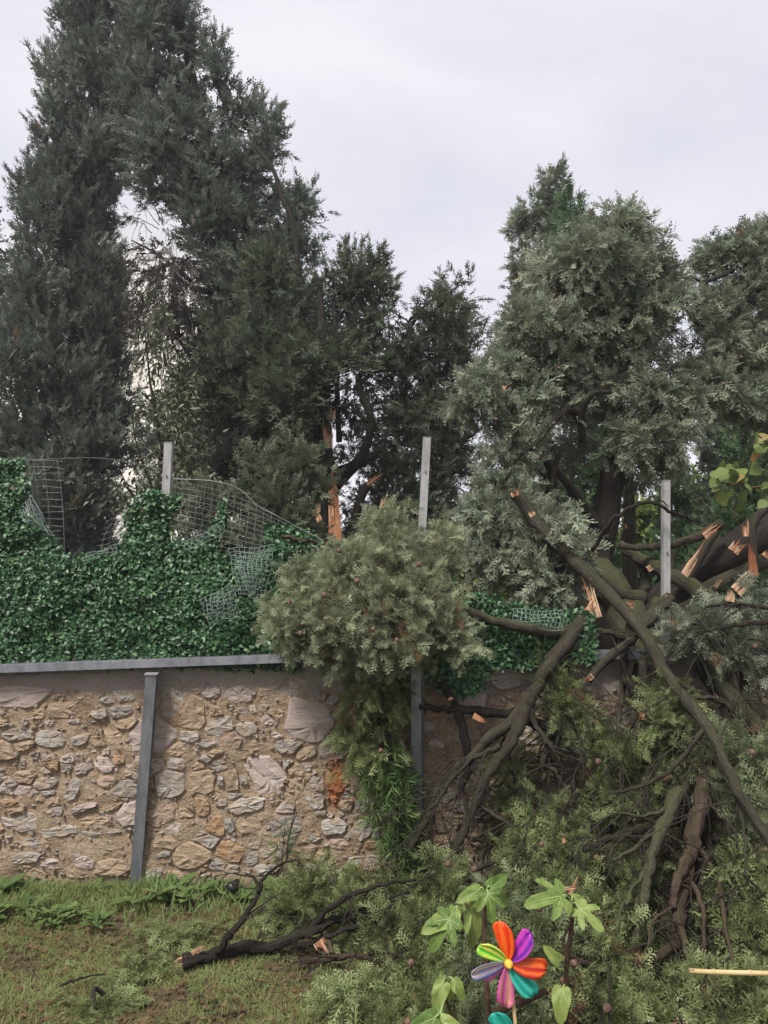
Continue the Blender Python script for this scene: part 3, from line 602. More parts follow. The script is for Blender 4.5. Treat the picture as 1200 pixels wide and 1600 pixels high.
lattice([(34, 790, 4.26), (50, 775, 4.28), (84, 838, 4.26), (62, 822, 4.24)], 8, 14, iv1)
lattice([(30, 800, 4.25), (56, 786, 4.25), (74, 830, 4.24), (40, 815, 4.24)], 9, 9, iv1, .05)
lattice([(128, 868, 4.28), (180, 852, 4.28), (184, 864, 4.26), (132, 880, 4.26)], 14, 4, iv1)
lattice([(800, 952, 4.22), (880, 955, 4.22), (880, 985, 4.21), (805, 980, 4.21)], 20, 9, iv4)

# ================================================================== WIRE FENCE
def wires(lines, label, r_=.0012):
    mb = MB()
    for l in lines: mb.add(*tube(catmull(pts3(l), 4), r_, 4, 0, False))
    c = np.concatenate(mb.V); o = mb.build('wire_mesh', M['wire'])
    tag(o, label, 'wire fence', 'torn welded wire fencing')
ln = [[(-420, 722, 4.5), (0, 717, 4.5), (60, 718), (160, 716, 4.5), (262, 735, 4.5)]]
for k in range(14): ln.append([(36 + k * 1.6, 720 + k * 10.4, 4.47), (70, 719 + k * 10.2), (98 + 2 * math.sin(k), 721 + k * 10 + 2 * math.sin(k * 2.1), 4.44)])
for x in (44, 52, 60, 75, 97): ln.append([(x - 8, 718, 4.47), (x, 780), (x + 4, 862, 4.45)])
wires(ln, 'torn welded wire mesh hanging in the gap above the sagging ivy')
ln = []
for k in range(7): ln.append([(150 + k * 3, 862 - k * 9, 4.50), (175, 856 - k * 9), (205 + k * 2, 830 - k * 9, 4.47)])
for k in range(5): ln.append([(158 + k * 10, 862, 4.48), (164 + k * 10, 835), (185 + k * 7, 800, 4.47)])
wires(ln, 'small bent piece of wire mesh behind ivy left of the fence post')
ln = []
for k in range(12):
    f = k / 11; ln.append([(266, 752 + 92 * f, 4.54), (330, 757 + 96 * f + 6), (400, 785 + 85 * f + 4), (450, 815 + 62 * f), (505, 846 + 40 * f, 4.58)])
for k in range(20):
    x = 275 + k * 11.5; y0 = np.interp(x, [266, 330, 400, 450, 505], [752, 757, 785, 815, 846]); ln.append([(x, y0, 4.54), (x - 4, y0 + 45), (x - 10, min(y0 + 95, 900), 4.54)])
wires(ln, 'long sagging wire mesh sloping down from the post towards the fallen bough', .0012)
ln = [[(266, 748, 4.52), (335, 752), (375, 765), (402, 790), (440, 810), (505, 845, 4.6)]]
o = None
V, F = tube(catmull(pts3(ln[0]), 5), .003, 5, 0, False); tag(obj('bent_cable', V, F, M['wire']), 'thin slack cable drooping along the top of the sagging wire mesh', 'cable')

# ================================================================== TREES BEHIND THE WALL
def base_of(px, Y): p = P(px, 900, Y); return np.array([p[0], p[1], BACKZ - .05])
SUB = dict(n=8, rel=(.3, .55))
def column(cx_list, Y, rd=1.0):
    """lobes down a columnar crown from (y, xleft, xright) rows"""
    return [lobe((a + b_) / 2, y, (b_ - a) / 2, h, Y, rd * (b_ - a) / 2 * Y / FPX) for (y, a, b_, h) in cx_list]
tA = thing('cypress_tree', 'tall dense columnar cypress with an unbroken dark crown beside the bay leaves', 'tree', base_of(105, 11), 'cypresses behind the wall')
limb('trunk', [base_of(105, 11), base_of(105, 11) + (0, 0, 3), base_of(115, 11) + (.1, 0, 7), P(140, -100, 11)], 26, 6, 'bark_dark', tA, world=True)
LA = column([(-110, 105, 190, 90), (-40, 88, 232, 90), (60, 72, 230, 90), (150, 50, 226, 90), (240, 38, 216, 90), (330, 22, 198, 90), (430, 6, 196, 90), (520, -10, 206, 90), (610, -22, 218, 90), (690, -20, 214, 80), (770, 10, 206, 70), (835, 50, 180, 60), (890, 20, 185, 60), (950, 20, 185, 60)], 11)
foliage('crown', LA, 'cyp_far', tA, 'L2', 34, .30, 9, .13, outw=.55, bias=(0, 0, .9), jit=.25, core=.35, splay=(48, 10), sub=dict(n=9, rel=(.25, .42), keep=.9))
tA2 = thing('cypress_tree', 'columnar cypress cut by the picture edge behind the tall unbroken one', 'tree', base_of(-120, 12), 'cypresses behind the wall')
limb('trunk', [base_of(-120, 12), base_of(-120, 12) + (0, 0, 5.5)], 26, 8, 'bark_dark', tA2, world=True)
foliage('crown', column([(250, -180, -60, 90), (350, -210, -20, 90), (450, -230, 6, 100), (560, -240, 0, 100), (680, -240, 0, 100), (800, -230, -10, 100)], 12), 'cyp_far', tA2, 'L3', 14, .5, 6, .24, outw=.55, bias=(0, 0, .9), jit=.25, core=.4, sub=dict(n=6, rel=(.3, .45), keep=.9))

tB = thing('cypress_tree', 'tall battered cypress with bare boughs and a dead brown twiggy hollow', 'tree', base_of(330, 10), 'cypresses behind the wall')
limb('trunk', [base_of(335, 10), P(335, 700, 10), P(350, 500, 10), P(345, 330, 10), P(300, 120, 10), P(265, -60, 10)], 40, 8, 'bark_dark', tB, world=True)
for pts, a, b_ in [([(345, 330, 10), (400, 380, 9.8), (440, 440, 9.7), (455, 540, 9.6), (468, 620, 9.5)], 16, 10), ([(270, 60, 9.9), (318, 90, 9.8), (345, 150, 9.7), (362, 200, 9.6)], 8, 4), ([(395, 225, 9.4), (425, 262, 9.2), (440, 305, 9.1), (462, 370, 9.0), (466, 500, 9.0)], 6, 10),
                   ([(350, 310, 10), (385, 340, 9.8), (430, 300, 9.6)], 9, 4), ([(350, 455, 9.7), (318, 455, 9.4), (300, 450, 9.2)], 12, 10), ([(330, 620, 10), (270, 520, 9.7), (205, 505, 9.5)], 8, 2), ([(300, 440, 9.8), (250, 400, 9.5), (205, 375, 9.4)], 8, 2)]:
    limb('limb', pts, a, b_, 'bark_dark', tB, 7)
LB = [lobe(*a) for a in [(212, 60, 28, 70, 10.2, .35), (214, 150, 30, 70, 10.2, .35), (222, 225, 26, 50, 10.2, .3), (255, -10, 52, 60, 10, .45), (265, 60, 55, 60, 10, .55), (262, 140, 62, 60, 10, .6), (290, 215, 78, 55, 10, .7), (270, 280, 75, 55, 10, .75), (330, 300, 70, 60, 10, .8), (345, 365, 72, 60, 10, .8), (380, 300, 45, 50, 10, .5), (400, 195, 38, 26, 9.8, .3), (372, 175, 30, 22, 9.8, .3),
     (420, 225, 20, 20, 9.7, .25), (405, 260, 26, 22, 9.8, .25), (335, 90, 20, 22, 9.8, .2), (345, 125, 16, 18, 9.7, .2), (440, 330, 32, 26, 9.7, .3), (466, 330, 18, 22, 9.6, .2), (430, 395, 40, 45, 9.8, .4), (470, 400, 28, 30, 9.7, .3),
     (380, 440, 80, 60, 9.9, .8), (430, 500, 70, 60, 9.8, .7), (370, 540, 75, 70, 9.6, .7), (440, 580, 75, 60, 9.5, .7), (350, 630, 80, 70, 9.6, .8), (430, 660, 80, 60, 9.6, .8), (370, 730, 90, 60, 9.6, .8), (450, 740, 60, 60, 9.6, .6), (300, 780, 70, 60, 9.4, .6), (260, 690, 45, 60, 9.6, .4)]]
foliage('crown', LB, 'cyp_far', tB, 'L2', 32, .28, 8, .13, outw=.7, bias=(0, 0, .65), jit=.35, core=.42, splay=(52, 12), sub=dict(n=7, rel=(.28, .48), keep=.85))
LBf = [lobe(*a) for a in [(420, 450, 45, 60, 9.1, .4), (375, 560, 50, 50, 8.9, .4), (440, 560, 50, 40, 8.9, .4), (345, 610, 50, 50, 8.9, .4), (470, 620, 60, 35, 8.8, .4), (410, 640, 50, 45, 8.8, .4)]]
foliage('front_crown', LBf, 'cyp_dark', tB, 'L2', 24, .36, 7, .16, outw=.7, bias=(0, -.3, .6), jit=.3, sub=dict(n=6, rel=(.3, .5), keep=.8))
sd = []
for c, r_ in [lobe(265, 400, 60, 60, 9.4, .5), lobe(270, 460, 60, 50, 9.4, .5), lobe(250, 520, 50, 40, 9.4, .4)]:
    for u in rnd_unit(44): sd.append((c + u * r_ * .8, unit(u + (0, 0, -.5)), .55, .006))
twigs('dead_twigs', sd, 'bark_dark', tB, 1, 5, .9)['kind'] = 'stuff'
foliage('dead_foliage', [lobe(270, 420, 65, 55, 9.3, .5), lobe(262, 480, 60, 45, 9.3, .5), lobe(330, 480, 40, 40, 9.5, .4)], 'dead', tB, 'L2', 26, .4, 6, .14, outw=.4, bias=(0, 0, -.8), jit=.4)

tC = thing('split_cypress', 'multi stemmed cypress whose trunk is torn open showing orange wood', 'tree', base_of(515, 8.4), 'cypresses behind the wall')
limb('trunk', [base_of(512, 8.4), P(512, 850, 8.4), P(510, 760, 8.4), P(508, 680, 8.4), P(505, 560, 8.5), P(500, 440, 8.6)], 46, 10, 'bark_dark', tC, world=True)
for pts, a, b_ in [([(480, 870, 8.5), (500, 800, 8.5), (545, 740, 8.6), (600, 700, 8.7)], 20, 10), ([(520, 740, 8.5), (560, 720, 8.6), (580, 660, 8.7), (560, 590, 8.8), (610, 560, 8.9), (660, 480, 9)], 18, 5), ([(545, 850, 8.3), (560, 790, 8.3), (575, 755, 8.3)], 16, 11), ([(640, 500, 9), (690, 455, 9)], 5, 2), ([(610, 560, 8.9), (640, 510, 8.9), (618, 490, 8.8)], 5, 2), ([(560, 600, 8.8), (590, 580, 8.8), (640, 575, 8.8)], 9, 4), ([(530, 690, 8.5), (525, 560, 8.6), (520, 420, 8.7)], 10, 5)]:
    limb('limb', pts, a, b_, 'bark_dark', tC, 7)
SP((523, 850, 8.05), (519, 690, 8.1), 15, tC, 2, thick=.3); SP((524, 846, 8.04), (521, 730, 8.1), 14, tC, 1, thick=.3)
SP((513, 700, 8.1), (511, 648, 8.1), 14, tC, 3); SP((519, 655, 8.1), (521, 630, 8.1), 10, tC, 3); SP((508, 680, 8.08), (507, 660, 8.1), 8, tC, 2)
SP((497, 800, 8.0), (501, 772, 8.0), 8, tC, 2); SP((492, 800, 8.0), (505, 822, 7.9), 8, tC, 1); SP((574, 757, 8.2), (603, 737, 8.1), 9, tC, 2); SP((596, 795, 7.9), (607, 763, 7.9), 9, tC, 3)
LC = [lobe(*a) for a in [(610, 770, 50, 50, 10.2, .4), (565, 700, 34, 40, 10.2, .3), (560, 840, 60, 50, 10.2, .4), (620, 660, 40, 40, 10, .3), (470, 820, 60, 60, 9.6, .4), (548, 425, 30, 28, 8.8, .3), (540, 460, 42, 40, 8.8, .35), (585, 425, 18, 20, 8.8, .2), (590, 480, 36, 45, 8.8, .35), (530, 530, 48, 50, 8.8, .4), (580, 545, 45, 45, 8.9, .4), (705, 470, 26, 26, 9, .25), (690, 500, 45, 32, 9, .35), (715, 520, 26, 28, 9, .25), (680, 555, 58, 45, 9, .45), (640, 600, 60, 50, 9, .5), (700, 620, 48, 50, 9, .45),
      (655, 670, 62, 50, 8.9, .5), (700, 700, 45, 50, 8.9, .45), (560, 655, 30, 30, 8.9, .25), (610, 735, 30, 30, 9.0, .25), (680, 760, 60, 55, 8.8, .5), (640, 800, 60, 50, 8.8, .5), (700, 840, 50, 60, 8.7, .45), (480, 480, 28, 50, 8.9, .3), (470, 560, 45, 60, 8.8, .4), (475, 650, 50, 60, 8.7, .4), (470, 740, 50, 60, 8.6, .4),  (735, 560, 22, 26, 8.8, .2), (748, 610, 28, 22, 8.6, .25)]]
foliage('crown', LC, 'cyp_dark', tC, 'L2', 34, .24, 8, .115, outw=.8, bias=(0, 0, .45), jit=.35, sub=dict(n=7, rel=(.28, .5), keep=.8))
LCf = [lobe(*a) for a in [(465, 600, 50, 28, 7.9, .32), (450, 650, 40, 30, 7.9, .3), (495, 560, 45, 22, 8.0, .3), (545, 585, 25, 25, 8.0, .2)]]
foliage('front_crown', LCf, 'cyp_dark', tC, 'L2', 30, .3, 7, .14, outw=.8, bias=(0, -.2, .2), jit=.3, flat=(0, 0, 1.), sub=dict(n=6, rel=(.3, .5), keep=.8), tone_shift=.05)

for q, (px, top, half, lab) in enumerate([(470, 700, 42, 'largest pointed young cypress below the split trunk, pale olive tips'), (395, 730, 34, 'pointed young cypress in front of the battered tree, behind sagging wire'), (330, 770, 36, 'low young cypress close to the fence post behind wire'), (430, 760, 36, 'squat young cypress filling the gap between two taller young ones')]):
    Yq = 6.6 - .15 * q; tq = thing('young_cypress', lab, 'tree', base_of(px, Yq), 'young cypresses behind the wire fence')
    limb('trunk', [base_of(px, Yq), P(px, top + 20, Yq)], 12, 3, 'bark_dark', tq, 6, world=True)
    foliage('crown', column([(top + 18, px - half * .25, px + half * .25, 22), (top + 50, px - half * .6, px + half * .55, 26), (top + 85, px - half * .8, px + half * .85, 30), (top + 125, px - half, px + half, 36), (top + 180, px - half * 1.1, px + half * 1.1, 50), (top + 250, px - half, px + half, 60)], Yq), 'cyp_dark', tq, 'L1', 42, .24, 7, .11, outw=.7, bias=(0, 0, .6), jit=.25, sub=dict(n=6, rel=(.3, .45), keep=.8), tone_shift=.16)

tL = thing('bay_tree', 'thin bay laurel with drooping narrow leaves against the bright gap', 'tree', base_of(245, 7.6))
for pts, a, b_ in [([(250, 900, 7.6), (245, 800, 7.6), (250, 700, 7.6), (235, 600, 7.6), (225, 500, 7.6)], 8, 2), ([(245, 780, 7.6), (215, 700, 7.5), (205, 640, 7.5)], 4, 1.5), ([(250, 720, 7.6), (275, 640, 7.7), (280, 560, 7.7)], 5, 1.5), ([(240, 820, 7.6), (205, 770, 7.5), (185, 730, 7.4)], 4, 1.5)]:
    limb('limb', pts, a, b_, 'bark_dark', tL, 6)
LL = [lobe(*a) for a in [(272, 720, 34, 70, 7.6, .3), (280, 640, 34, 60, 7.7, .3), (258, 570, 30, 50, 7.7, .2), (240, 500, 18, 60, 7.7, .15), (205, 760, 26, 50, 7.5, .15), (240, 790, 30, 50, 7.4, .2), (228, 620, 12, 40, 7.6, .1), (282, 600, 26, 40, 7.7, .2), (300, 760, 55, 50, 7.6, .3), (250, 790, 50, 40, 7.5, .3), (290, 690, 40, 70, 7.8, .3)]]
foliage('crown', LL, 'laurel', tL, 'bay', 75, .22, 6, .085, outw=.5, bias=(0, 0, -.5), jit=.6, core=.6, splay=(60, 30), droop=.5)
sd = [(c + u * r_ * .6, u + (0, 0, .2), .3, .004) for c, r_ in LL[:6] for u in rnd_unit(4)]
twigs('twigs', sd, 'bark_dark', tL, 1, 2, .5)['kind'] = 'stuff'

# ---- right-hand group
tF = thing('cypress_tree', 'slim cypress rising behind the broken one to a rounded knobbly tip', 'tree', base_of(850, 9.5), 'cypresses behind the wall')
limb('trunk', [base_of(850, 9.5), P(850, 600, 9.5), P(858, 280, 9.5)], 22, 4, 'bark_dark', tF, world=True)
LF = [lobe(*a) for a in [(864, 282, 20, 20, 9.5, .2), (868, 305, 23, 26, 9.5, .2), (852, 335, 34, 26, 9.5, .28), (822, 345, 26, 26, 9.5, .2), (808, 360, 14, 18, 9.5, .15), (870, 380, 45, 50, 9.5, .4), (815, 410, 18, 30, 9.5, .18), (845, 430, 46, 40, 9.5, .4), (820, 480, 26, 50, 9.5, .3), (800, 540, 26, 60, 9.5, .3), (790, 600, 26, 50, 9.4, .3), (850, 500, 70, 60, 9.6, .5), (840, 620, 80, 70, 9.6, .5), (840, 740, 80, 80, 9.6, .5)]]
foliage('crown', LF, 'cyp_mid', tF, 'L2', 60, .12, 6, .10, outw=1., bias=(0, 0, .3), jit=.3, sub=dict(n=8, rel=(.3, .5), keep=.85), tone_shift=-.1)
tF2 = thing('young_cypress', 'fresh pale green feathery cypress tip poking above the broken crown', 'tree', base_of(890, 7.4), 'young cypresses behind the wire fence')
limb('trunk', [base_of(890, 7.4), P(890, 330, 7.4)], 10, 2, 'bark_dark', tF2, 6, world=True)
foliage('crown', column([(330, 880, 902, 22), (355, 872, 912, 28), (395, 865, 922, 34), (450, 860, 930, 40)], 7.4), 'green_col', tF2, 'L1', 45, .22, 7, .12, outw=.45, bias=(0, 0, 1), jit=.2, tone_shift=.12)

tE = thing('broken_cypress', 'big broken cypress with shaggy grey green crown over a snapped trunk', 'tree', base_of(925, 6.1), 'cypresses behind the wall')
limb('trunk', [base_of(922, 6.1), P(926, 950, 6.1), P(932, 880, 6.1), P(945, 810, 6.1), P(958, 740, 6.15), P(966, 690, 6.2), P(958, 610, 6.25), P(940, 530, 6.3), P(932, 430, 6.3)], 62, 10, 'bark_dark', tE, 10, world=True)
for pts, a, b_ in [([(945, 835, 6.0), (915, 795, 5.9), (885, 755, 5.8), (868, 735, 5.8)], 18, 10), ([(860, 775, 5.7), (864, 745, 5.7), (855, 720, 5.7)], 16, 14), ([(858, 780, 5.6), (870, 720, 5.6), (885, 690, 5.6)], 10, 6), ([(910, 690, 5.7), (908, 650, 5.6), (925, 617, 5.5), (955, 612, 5.5)], 12, 7), ([(910, 660, 5.7), (890, 640, 5.6), (862, 660, 5.5), (840, 690, 5.4), (808, 715, 5.4), (790, 750, 5.4)], 16, 4), ([(880, 650, 5.6), (873, 625, 5.5), (885, 655, 5.4), (905, 657, 5.4)], 3, 2),
                   ([(960, 620, 6.2), (1010, 590, 6.2), (1060, 570, 6.2)], 8, 3), ([(958, 700, 6.2), (1000, 650, 6.2), (1040, 600, 6.2), (1085, 560, 6.2)], 7, 4), ([(838, 800, 5.5), (800, 770, 5.4), (770, 800, 5.3)], 6, 2), ([(930, 560, 6.2), (890, 480, 6.0), (870, 420, 5.9)], 8, 3)]:
    limb('limb', pts, a, b_, 'bark_dark', tE, 8)
limb('limb', [base_of(985, 7.2), P(984, 880, 7.2), P(984, 800, 7.2), P(978, 720, 7.2), P(972, 660, 7.2)], 26, 12, 'bark_moss', tE, 8, world=True)
SP((921, 895, 5.9), (924, 842, 5.9), 22, tE, 4); SP((916, 930, 5.75), (913, 890, 5.8), 10, tE, 2); SP((977, 826, 6.9), (973, 818, 6.9), 10, tE, 2); SP((866, 735, 5.6), (868, 727, 5.6), 9, tE, 2); SP((786, 607, 5.2), (795, 602, 5.2), 8, tE, 2)
LE = [lobe(*a) for a in [(935, 440, 105, 85, 6.1, .5), (1000, 410, 38, 70, 6.1, .35), (1025, 480, 48, 80, 6.1, .4), (940, 360, 55, 30, 6.1, .3), (990, 355, 28, 26, 6.1, .2), (870, 420, 45, 55, 6.1, .35), (960, 520, 100, 55, 6.0, .45), (860, 520, 70, 65, 5.9, .45), (1010, 570, 60, 45, 6.0, .35), (850, 600, 75, 50, 5.8, .4), (800, 570, 35, 30, 5.8, .25), (815, 640, 50, 45, 5.7, .3), (755, 600, 26, 22, 5.6, .18), (735, 625, 26, 14, 5.5, .15),
      (925, 600, 70, 30, 6.0, .35), (1000, 640, 65, 40, 5.9, .3), (985, 690, 60, 24, 5.8, .22), (1045, 680, 40, 24, 5.8, .22), (1045, 620, 45, 32, 5.9, .3), (805, 700, 40, 35, 5.6, .25), (900, 690, 30, 30, 6.4, .25), (775, 740, 26, 40, 5.5, .2), (990, 735, 26, 22, 6.6, .16), (1035, 715, 20, 22, 6.0, .15)]]
foliage('crown', LE, 'cyp_mid', tE, 'L1', 66, .13, 8, .10, outw=.95, bias=(0, -.05, -.15), jit=.35, core=.45, splay=(60, 25), droop=.45, sub=dict(n=9, rel=(.26, .44), keep=.62))
LE2 = [lobe(*a) for a in [(800, 800, 50, 45, 5.3, .25), (850, 840, 60, 40, 5.1, .28), (880, 865, 36, 30, 5.05, .2), (850, 890, 55, 30, 5.1, .25), (800, 880, 40, 40, 5.2, .22), (770, 810, 30, 40, 5.3, .18), (845, 925, 40, 20, 5.1, .16), (770, 850, 36, 40, 5.3, .2), (740, 850, 18, 20, 5.4, .12)]]
foliage('hanging_bough', LE2, 'cyp_mid', tE, 'L1', 60, .2, 8, .10, outw=.95, bias=(0, -.1, -.15), jit=.35, droop=.35, sub=dict(n=8, rel=(.3, .5), keep=.8), tone_shift=.08)
sd = [(c + u * r_ * .5, u * (1, 1, .3) + (0, 0, -.5), .35, .0035) for c, r_ in LE[12:] + LE2[:3] for u in rnd_unit(3)]
twigs('twigs', sd, 'bark_dark', tE, 1, 3, .5)['kind'] = 'stuff'
cones(tE, [(948, 345, 5.8), (963, 560, 5.5), (942, 602, 5.4), (1034, 625, 5.6), (873, 575, 5.4), (845, 660, 5.2), (980, 470, 5.6), (900, 500, 5.6), (775, 655, 5.3)])

tG = thing('cypress_tree', 'shaggy cypress with bent bare bough, cut by the picture edge', 'tree', base_of(1190, 6.6), 'cypresses behind the wall')
limb('trunk', [base_of(1215, 6.8), P(1215, 700, 6.8), P(1190, 450, 6.7), P(1200, 340, 6.7)], 34, 8, 'bark_dark', tG, world=True)
for pts, a, b_ in [([(1190, 480, 6.6), (1160, 412, 6.4), (1140, 425, 6.4), (1100, 440, 6.4), (1078, 430, 6.4)], 12, 4), ([(1190, 560, 6.6), (1120, 520, 6.4), (1085, 500, 6.4), (1072, 470, 6.4)], 12, 5), ([(1180, 640, 6.6), (1110, 590, 6.4), (1075, 550, 6.3)], 9, 4)]:
    limb('limb', pts, a, b_, 'bark_dark', tG, 7)
LG = [lobe(*a) for a in [(1160, 410, 55, 50, 6.6, .35), (1195, 370, 25, 22, 6.6, .2), (1112, 400, 18, 18, 6.5, .15), (1110, 470, 32, 30, 6.5, .25), (1165, 490, 60, 50, 6.6, .4), (1120, 550, 48, 45, 6.4, .3), (1180, 580, 55, 60, 6.6, .4), (1125, 605, 60, 34, 6.2, .3), (1080, 600, 30, 22, 6.1, .2), (1250, 450, 60, 90, 6.8, .4), (1260, 600, 70, 90, 6.8, .4), (1185, 645, 40, 20, 6.4, .25)]]
foliage('crown', LG, 'cyp_mid', tG, 'L1', 66, .13, 8, .10, outw=.95, bias=(0, -.05, -.15), jit=.35, splay=(60, 25), droop=.4, sub=dict(n=8, rel=(.28, .5), keep=.8))
cones(tG, [(1158, 558, 5.9), (1130, 600, 5.8), (1100, 430, 6.2)])

for (px, Y, rows, mt, lab, nm) in [
  (1130, 11, [(610, 1108, 1160, 60), (680, 1098, 1165, 60), (740, 1092, 1170, 60), (810, 1090, 1175, 70), (890, 1085, 1175, 70)], 'cyp_dark', 'dark columnar cypress seen under the shaggy crowns beyond the leaning trunk', 'cypress_tree'),
  (1165, 9, [(668, 1150, 1180, 34), (710, 1142, 1188, 44), (770, 1135, 1192, 50), (830, 1120, 1200, 50), (890, 1100, 1200, 50)], 'green_col', 'fresh blue green feathery young cypress beside the lime leaves', 'cypress_tree'),
  (1056, 12, [(720, 1048, 1064, 40), (770, 1036, 1074, 50), (820, 1030, 1080, 50), (880, 1025, 1085, 60)], 'green_col', 'slender far cypress directly behind the weathered post', 'cypress_tree'),
  (925, 9.2, [(640, 905, 945, 60), (710, 895, 958, 70), (790, 890, 965, 70), (880, 885, 970, 80)], 'green_col', 'mid green cypress glimpsed behind the snapped trunk', 'cypress_tree'),
  (1215, 12, [(640, 1180, 1250, 60), (760, 1165, 1260, 80), (880, 1160, 1260, 80)], 'cyp_dark', 'dark far cypress behind the blue green young one at the edge', 'cypress_tree')]:
    tq = thing(nm, lab, 'tree', base_of(px, Y), 'cypresses behind the wall')
    limb('trunk', [base_of(px, Y), P(px, rows[0][0], Y)], 14, 3, 'bark_dark', tq, 7, world=True)
    foliage('crown', column(rows, Y), mt, tq, 'L2', 34, .3, 7, .14, outw=.55, bias=(0, 0, .85), jit=.25, core=.4, sub=dict(n=6, rel=(.28, .45), keep=.85))
for (rows, Y, lab, dn, sz) in [
  ([(760, 880, 50, 55), (735, 900, 40, 40), (800, 930, 50, 30)], 7.6, 'yellow green shrub glowing behind the hanging cypress bough', 60, .07),
  ([(1005, 815, 30, 34), (985, 860, 40, 30), (1010, 900, 50, 40)], 15, 'bright sunlit shrub seen between the trunk and the weathered post', 20, .16),
  ([(1085, 790, 14, 40), (1090, 840, 22, 40)], 14, 'thin bright lime shrub beyond the slender far cypress', 22, .15),
  ([(1120, 900, 90, 60), (1020, 930, 90, 60), (940, 930, 60, 60)], 10.5, 'broad dark green shrub behind the fallen trunks', 24, .13),
  ([(330, 900, 90, 50), (230, 920, 70, 40), (430, 910, 80, 60)], 7.9, 'low dark shrub filling the space behind the sagging wire mesh', 30, .09)]:
    tq = thing('shrub', lab, 'shrub', base_of(rows[0][0], Y), 'shrubs beyond the wall')
    ls = [lobe(a, b_, c_, d_, Y) for (a, b_, c_, d_) in rows]
    limb('stem', [base_of(rows[0][0], Y), ls[0][0]], 8, 3, 'bark_dark', tq, 6, world=True)
    foliage('crown', ls, 'green_col' if 'dark' in lab else 'lime', tq, 'oval', dn * 2.2, .3, 9, sz, outw=.9, bias=(0, 0, .3), jit=.4, sub=dict(n=7, rel=(.3, .5)))

# ================================================================== FALLEN TRUNKS AND BRANCHES
tN = thing('fallen_tree', 'thick mossy cypress trunk fallen forward over the wall', 'tree trunk', P(1000, 1025, 4.7))
limb('trunk', [(930, 890, 5.6), (965, 935, 5.2), (995, 1000, 4.72), (1022, 1070, 4.35), (1058, 1150, 4.05), (1095, 1230, 3.85), (1130, 1320, 3.7)], 50, 80, 'bark_moss', tN, 14, 6, .07)
for pts, a, b_ in [([(1010, 1000, 4.7), (1060, 1010, 4.6), (1100, 1045, 4.4), (1120, 1080, 4.2)], 34, 22), ([(1005, 935, 5.0), (975, 930, 4.95), (935, 905, 4.9)], 26, 16), ([(1020, 945, 5.0), (1060, 960, 4.9), (1080, 990, 4.8), (1090, 1020, 4.6)], 30, 24)]:
    limb('limb', pts, a, b_, 'bark_moss', tN, 10)
SP((933, 965, 4.55), (914, 897, 4.6), 16, tN, 2, thick=.2); SP((918, 960, 4.5), (934, 935, 4.5), 16, tN, 3); SP((930, 965, 4.5), (905, 960, 4.5), 14, tN, 3); SP((1030, 960, 4.5), (1042, 935, 4.6), 14, tN, 4); SP((990, 948, 4.6), (975, 940, 4.6), 10, tN, 2)

tM = thing('broken_tree', 'thick dark broken trunk leaning up across the gap with splintered red wood', 'tree trunk', P(1010, 985, 5.6))
limb('trunk', [(1000, 1000, 5.7), (1040, 935, 5.7), (1100, 890, 5.7), (1160, 850, 5.7), (1230, 805, 5.8), (1320, 750, 5.9)], 48, 54, 'bark_dark', tM, 14, 5, .06)
for pts, a, b_ in [([(1060, 915, 5.5), (1080, 890, 5.5), (1105, 850, 5.5), (1128, 818, 5.5)], 22, 12), ([(1090, 925, 5.4), (1130, 905, 5.4), (1170, 890, 5.4), (1240, 850, 5.4)], 16, 26), ([(1160, 910, 5.2), (1178, 880, 5.2), (1176, 830, 5.2), (1190, 800, 5.2), (1215, 785, 5.2)], 9, 14), ([(1045, 960, 5.3), (1090, 935, 5.3), (1140, 905, 5.3)], 14, 10)]:
    limb('limb', pts, a, b_, 'bark', tM, 9)
SP((1068, 900, 5.35), (1108, 838, 5.35), 12, tM, 2); SP((1145, 862, 5.3), (1160, 842, 5.3), 20, tM, 4); SP((1168, 838, 5.3), (1166, 808, 5.3), 14, tM, 3); SP((1178, 900, 5.0), (1172, 850, 5.0), 9, tM, 1, thick=.6); SP((1150, 925, 5.0), (1180, 893, 5.0), 22, tM, 4); SP((1140, 940, 5.0), (1143, 918, 5.0), 14, tM, 3); SP((1195, 870, 5.0), (1202, 860, 5.0), 12, tM, 3); SP((1118, 918, 5.2), (1130, 898, 5.2), 7, tM, 2)

def branch(label, pts, w0, w1, mat, kids=(), spl=(), tw=0, twl=.4, sag=.5, name='fallen_branch', side=9, rough=.06, twr=.004, grp='broken branches fallen over the wall'):
    t_ = thing(name, label, 'branch', P(*pts[-1]) if len(pts[-1]) > 2 else P(pts[-1][0], pts[-1][1], pts[0][2]), grp)
    _, c, r_ = limb('stem', pts, w0, w1, mat, t_, side, 6, rough, wob=.0045)
    allc = [c[len(c) // 4:]]
    for (kp, a, b_) in kids:
        _, c2, _ = limb('side_branch', kp, a, b_, mat, t_, 7, 6, rough, wob=.004); allc.append(c2[1:])
    for s in spl: SP(s[0], s[1], s[2], t_, s[3])
    if tw:
        cc = np.concatenate(allc); sd = []
        for i in rng.integers(0, len(cc), tw): sd.append((cc[i], rnd_unit(1)[0] * (1, .6, .5) + (0, 0, -.6 * sag), twl * rng.uniform(.5, 1.2), twr * rng.uniform(.7, 1.4)))
        twigs('twigs', sd, 'bark_dark', t_, 1, 3, sag)['kind'] = 'stuff'
    return t_
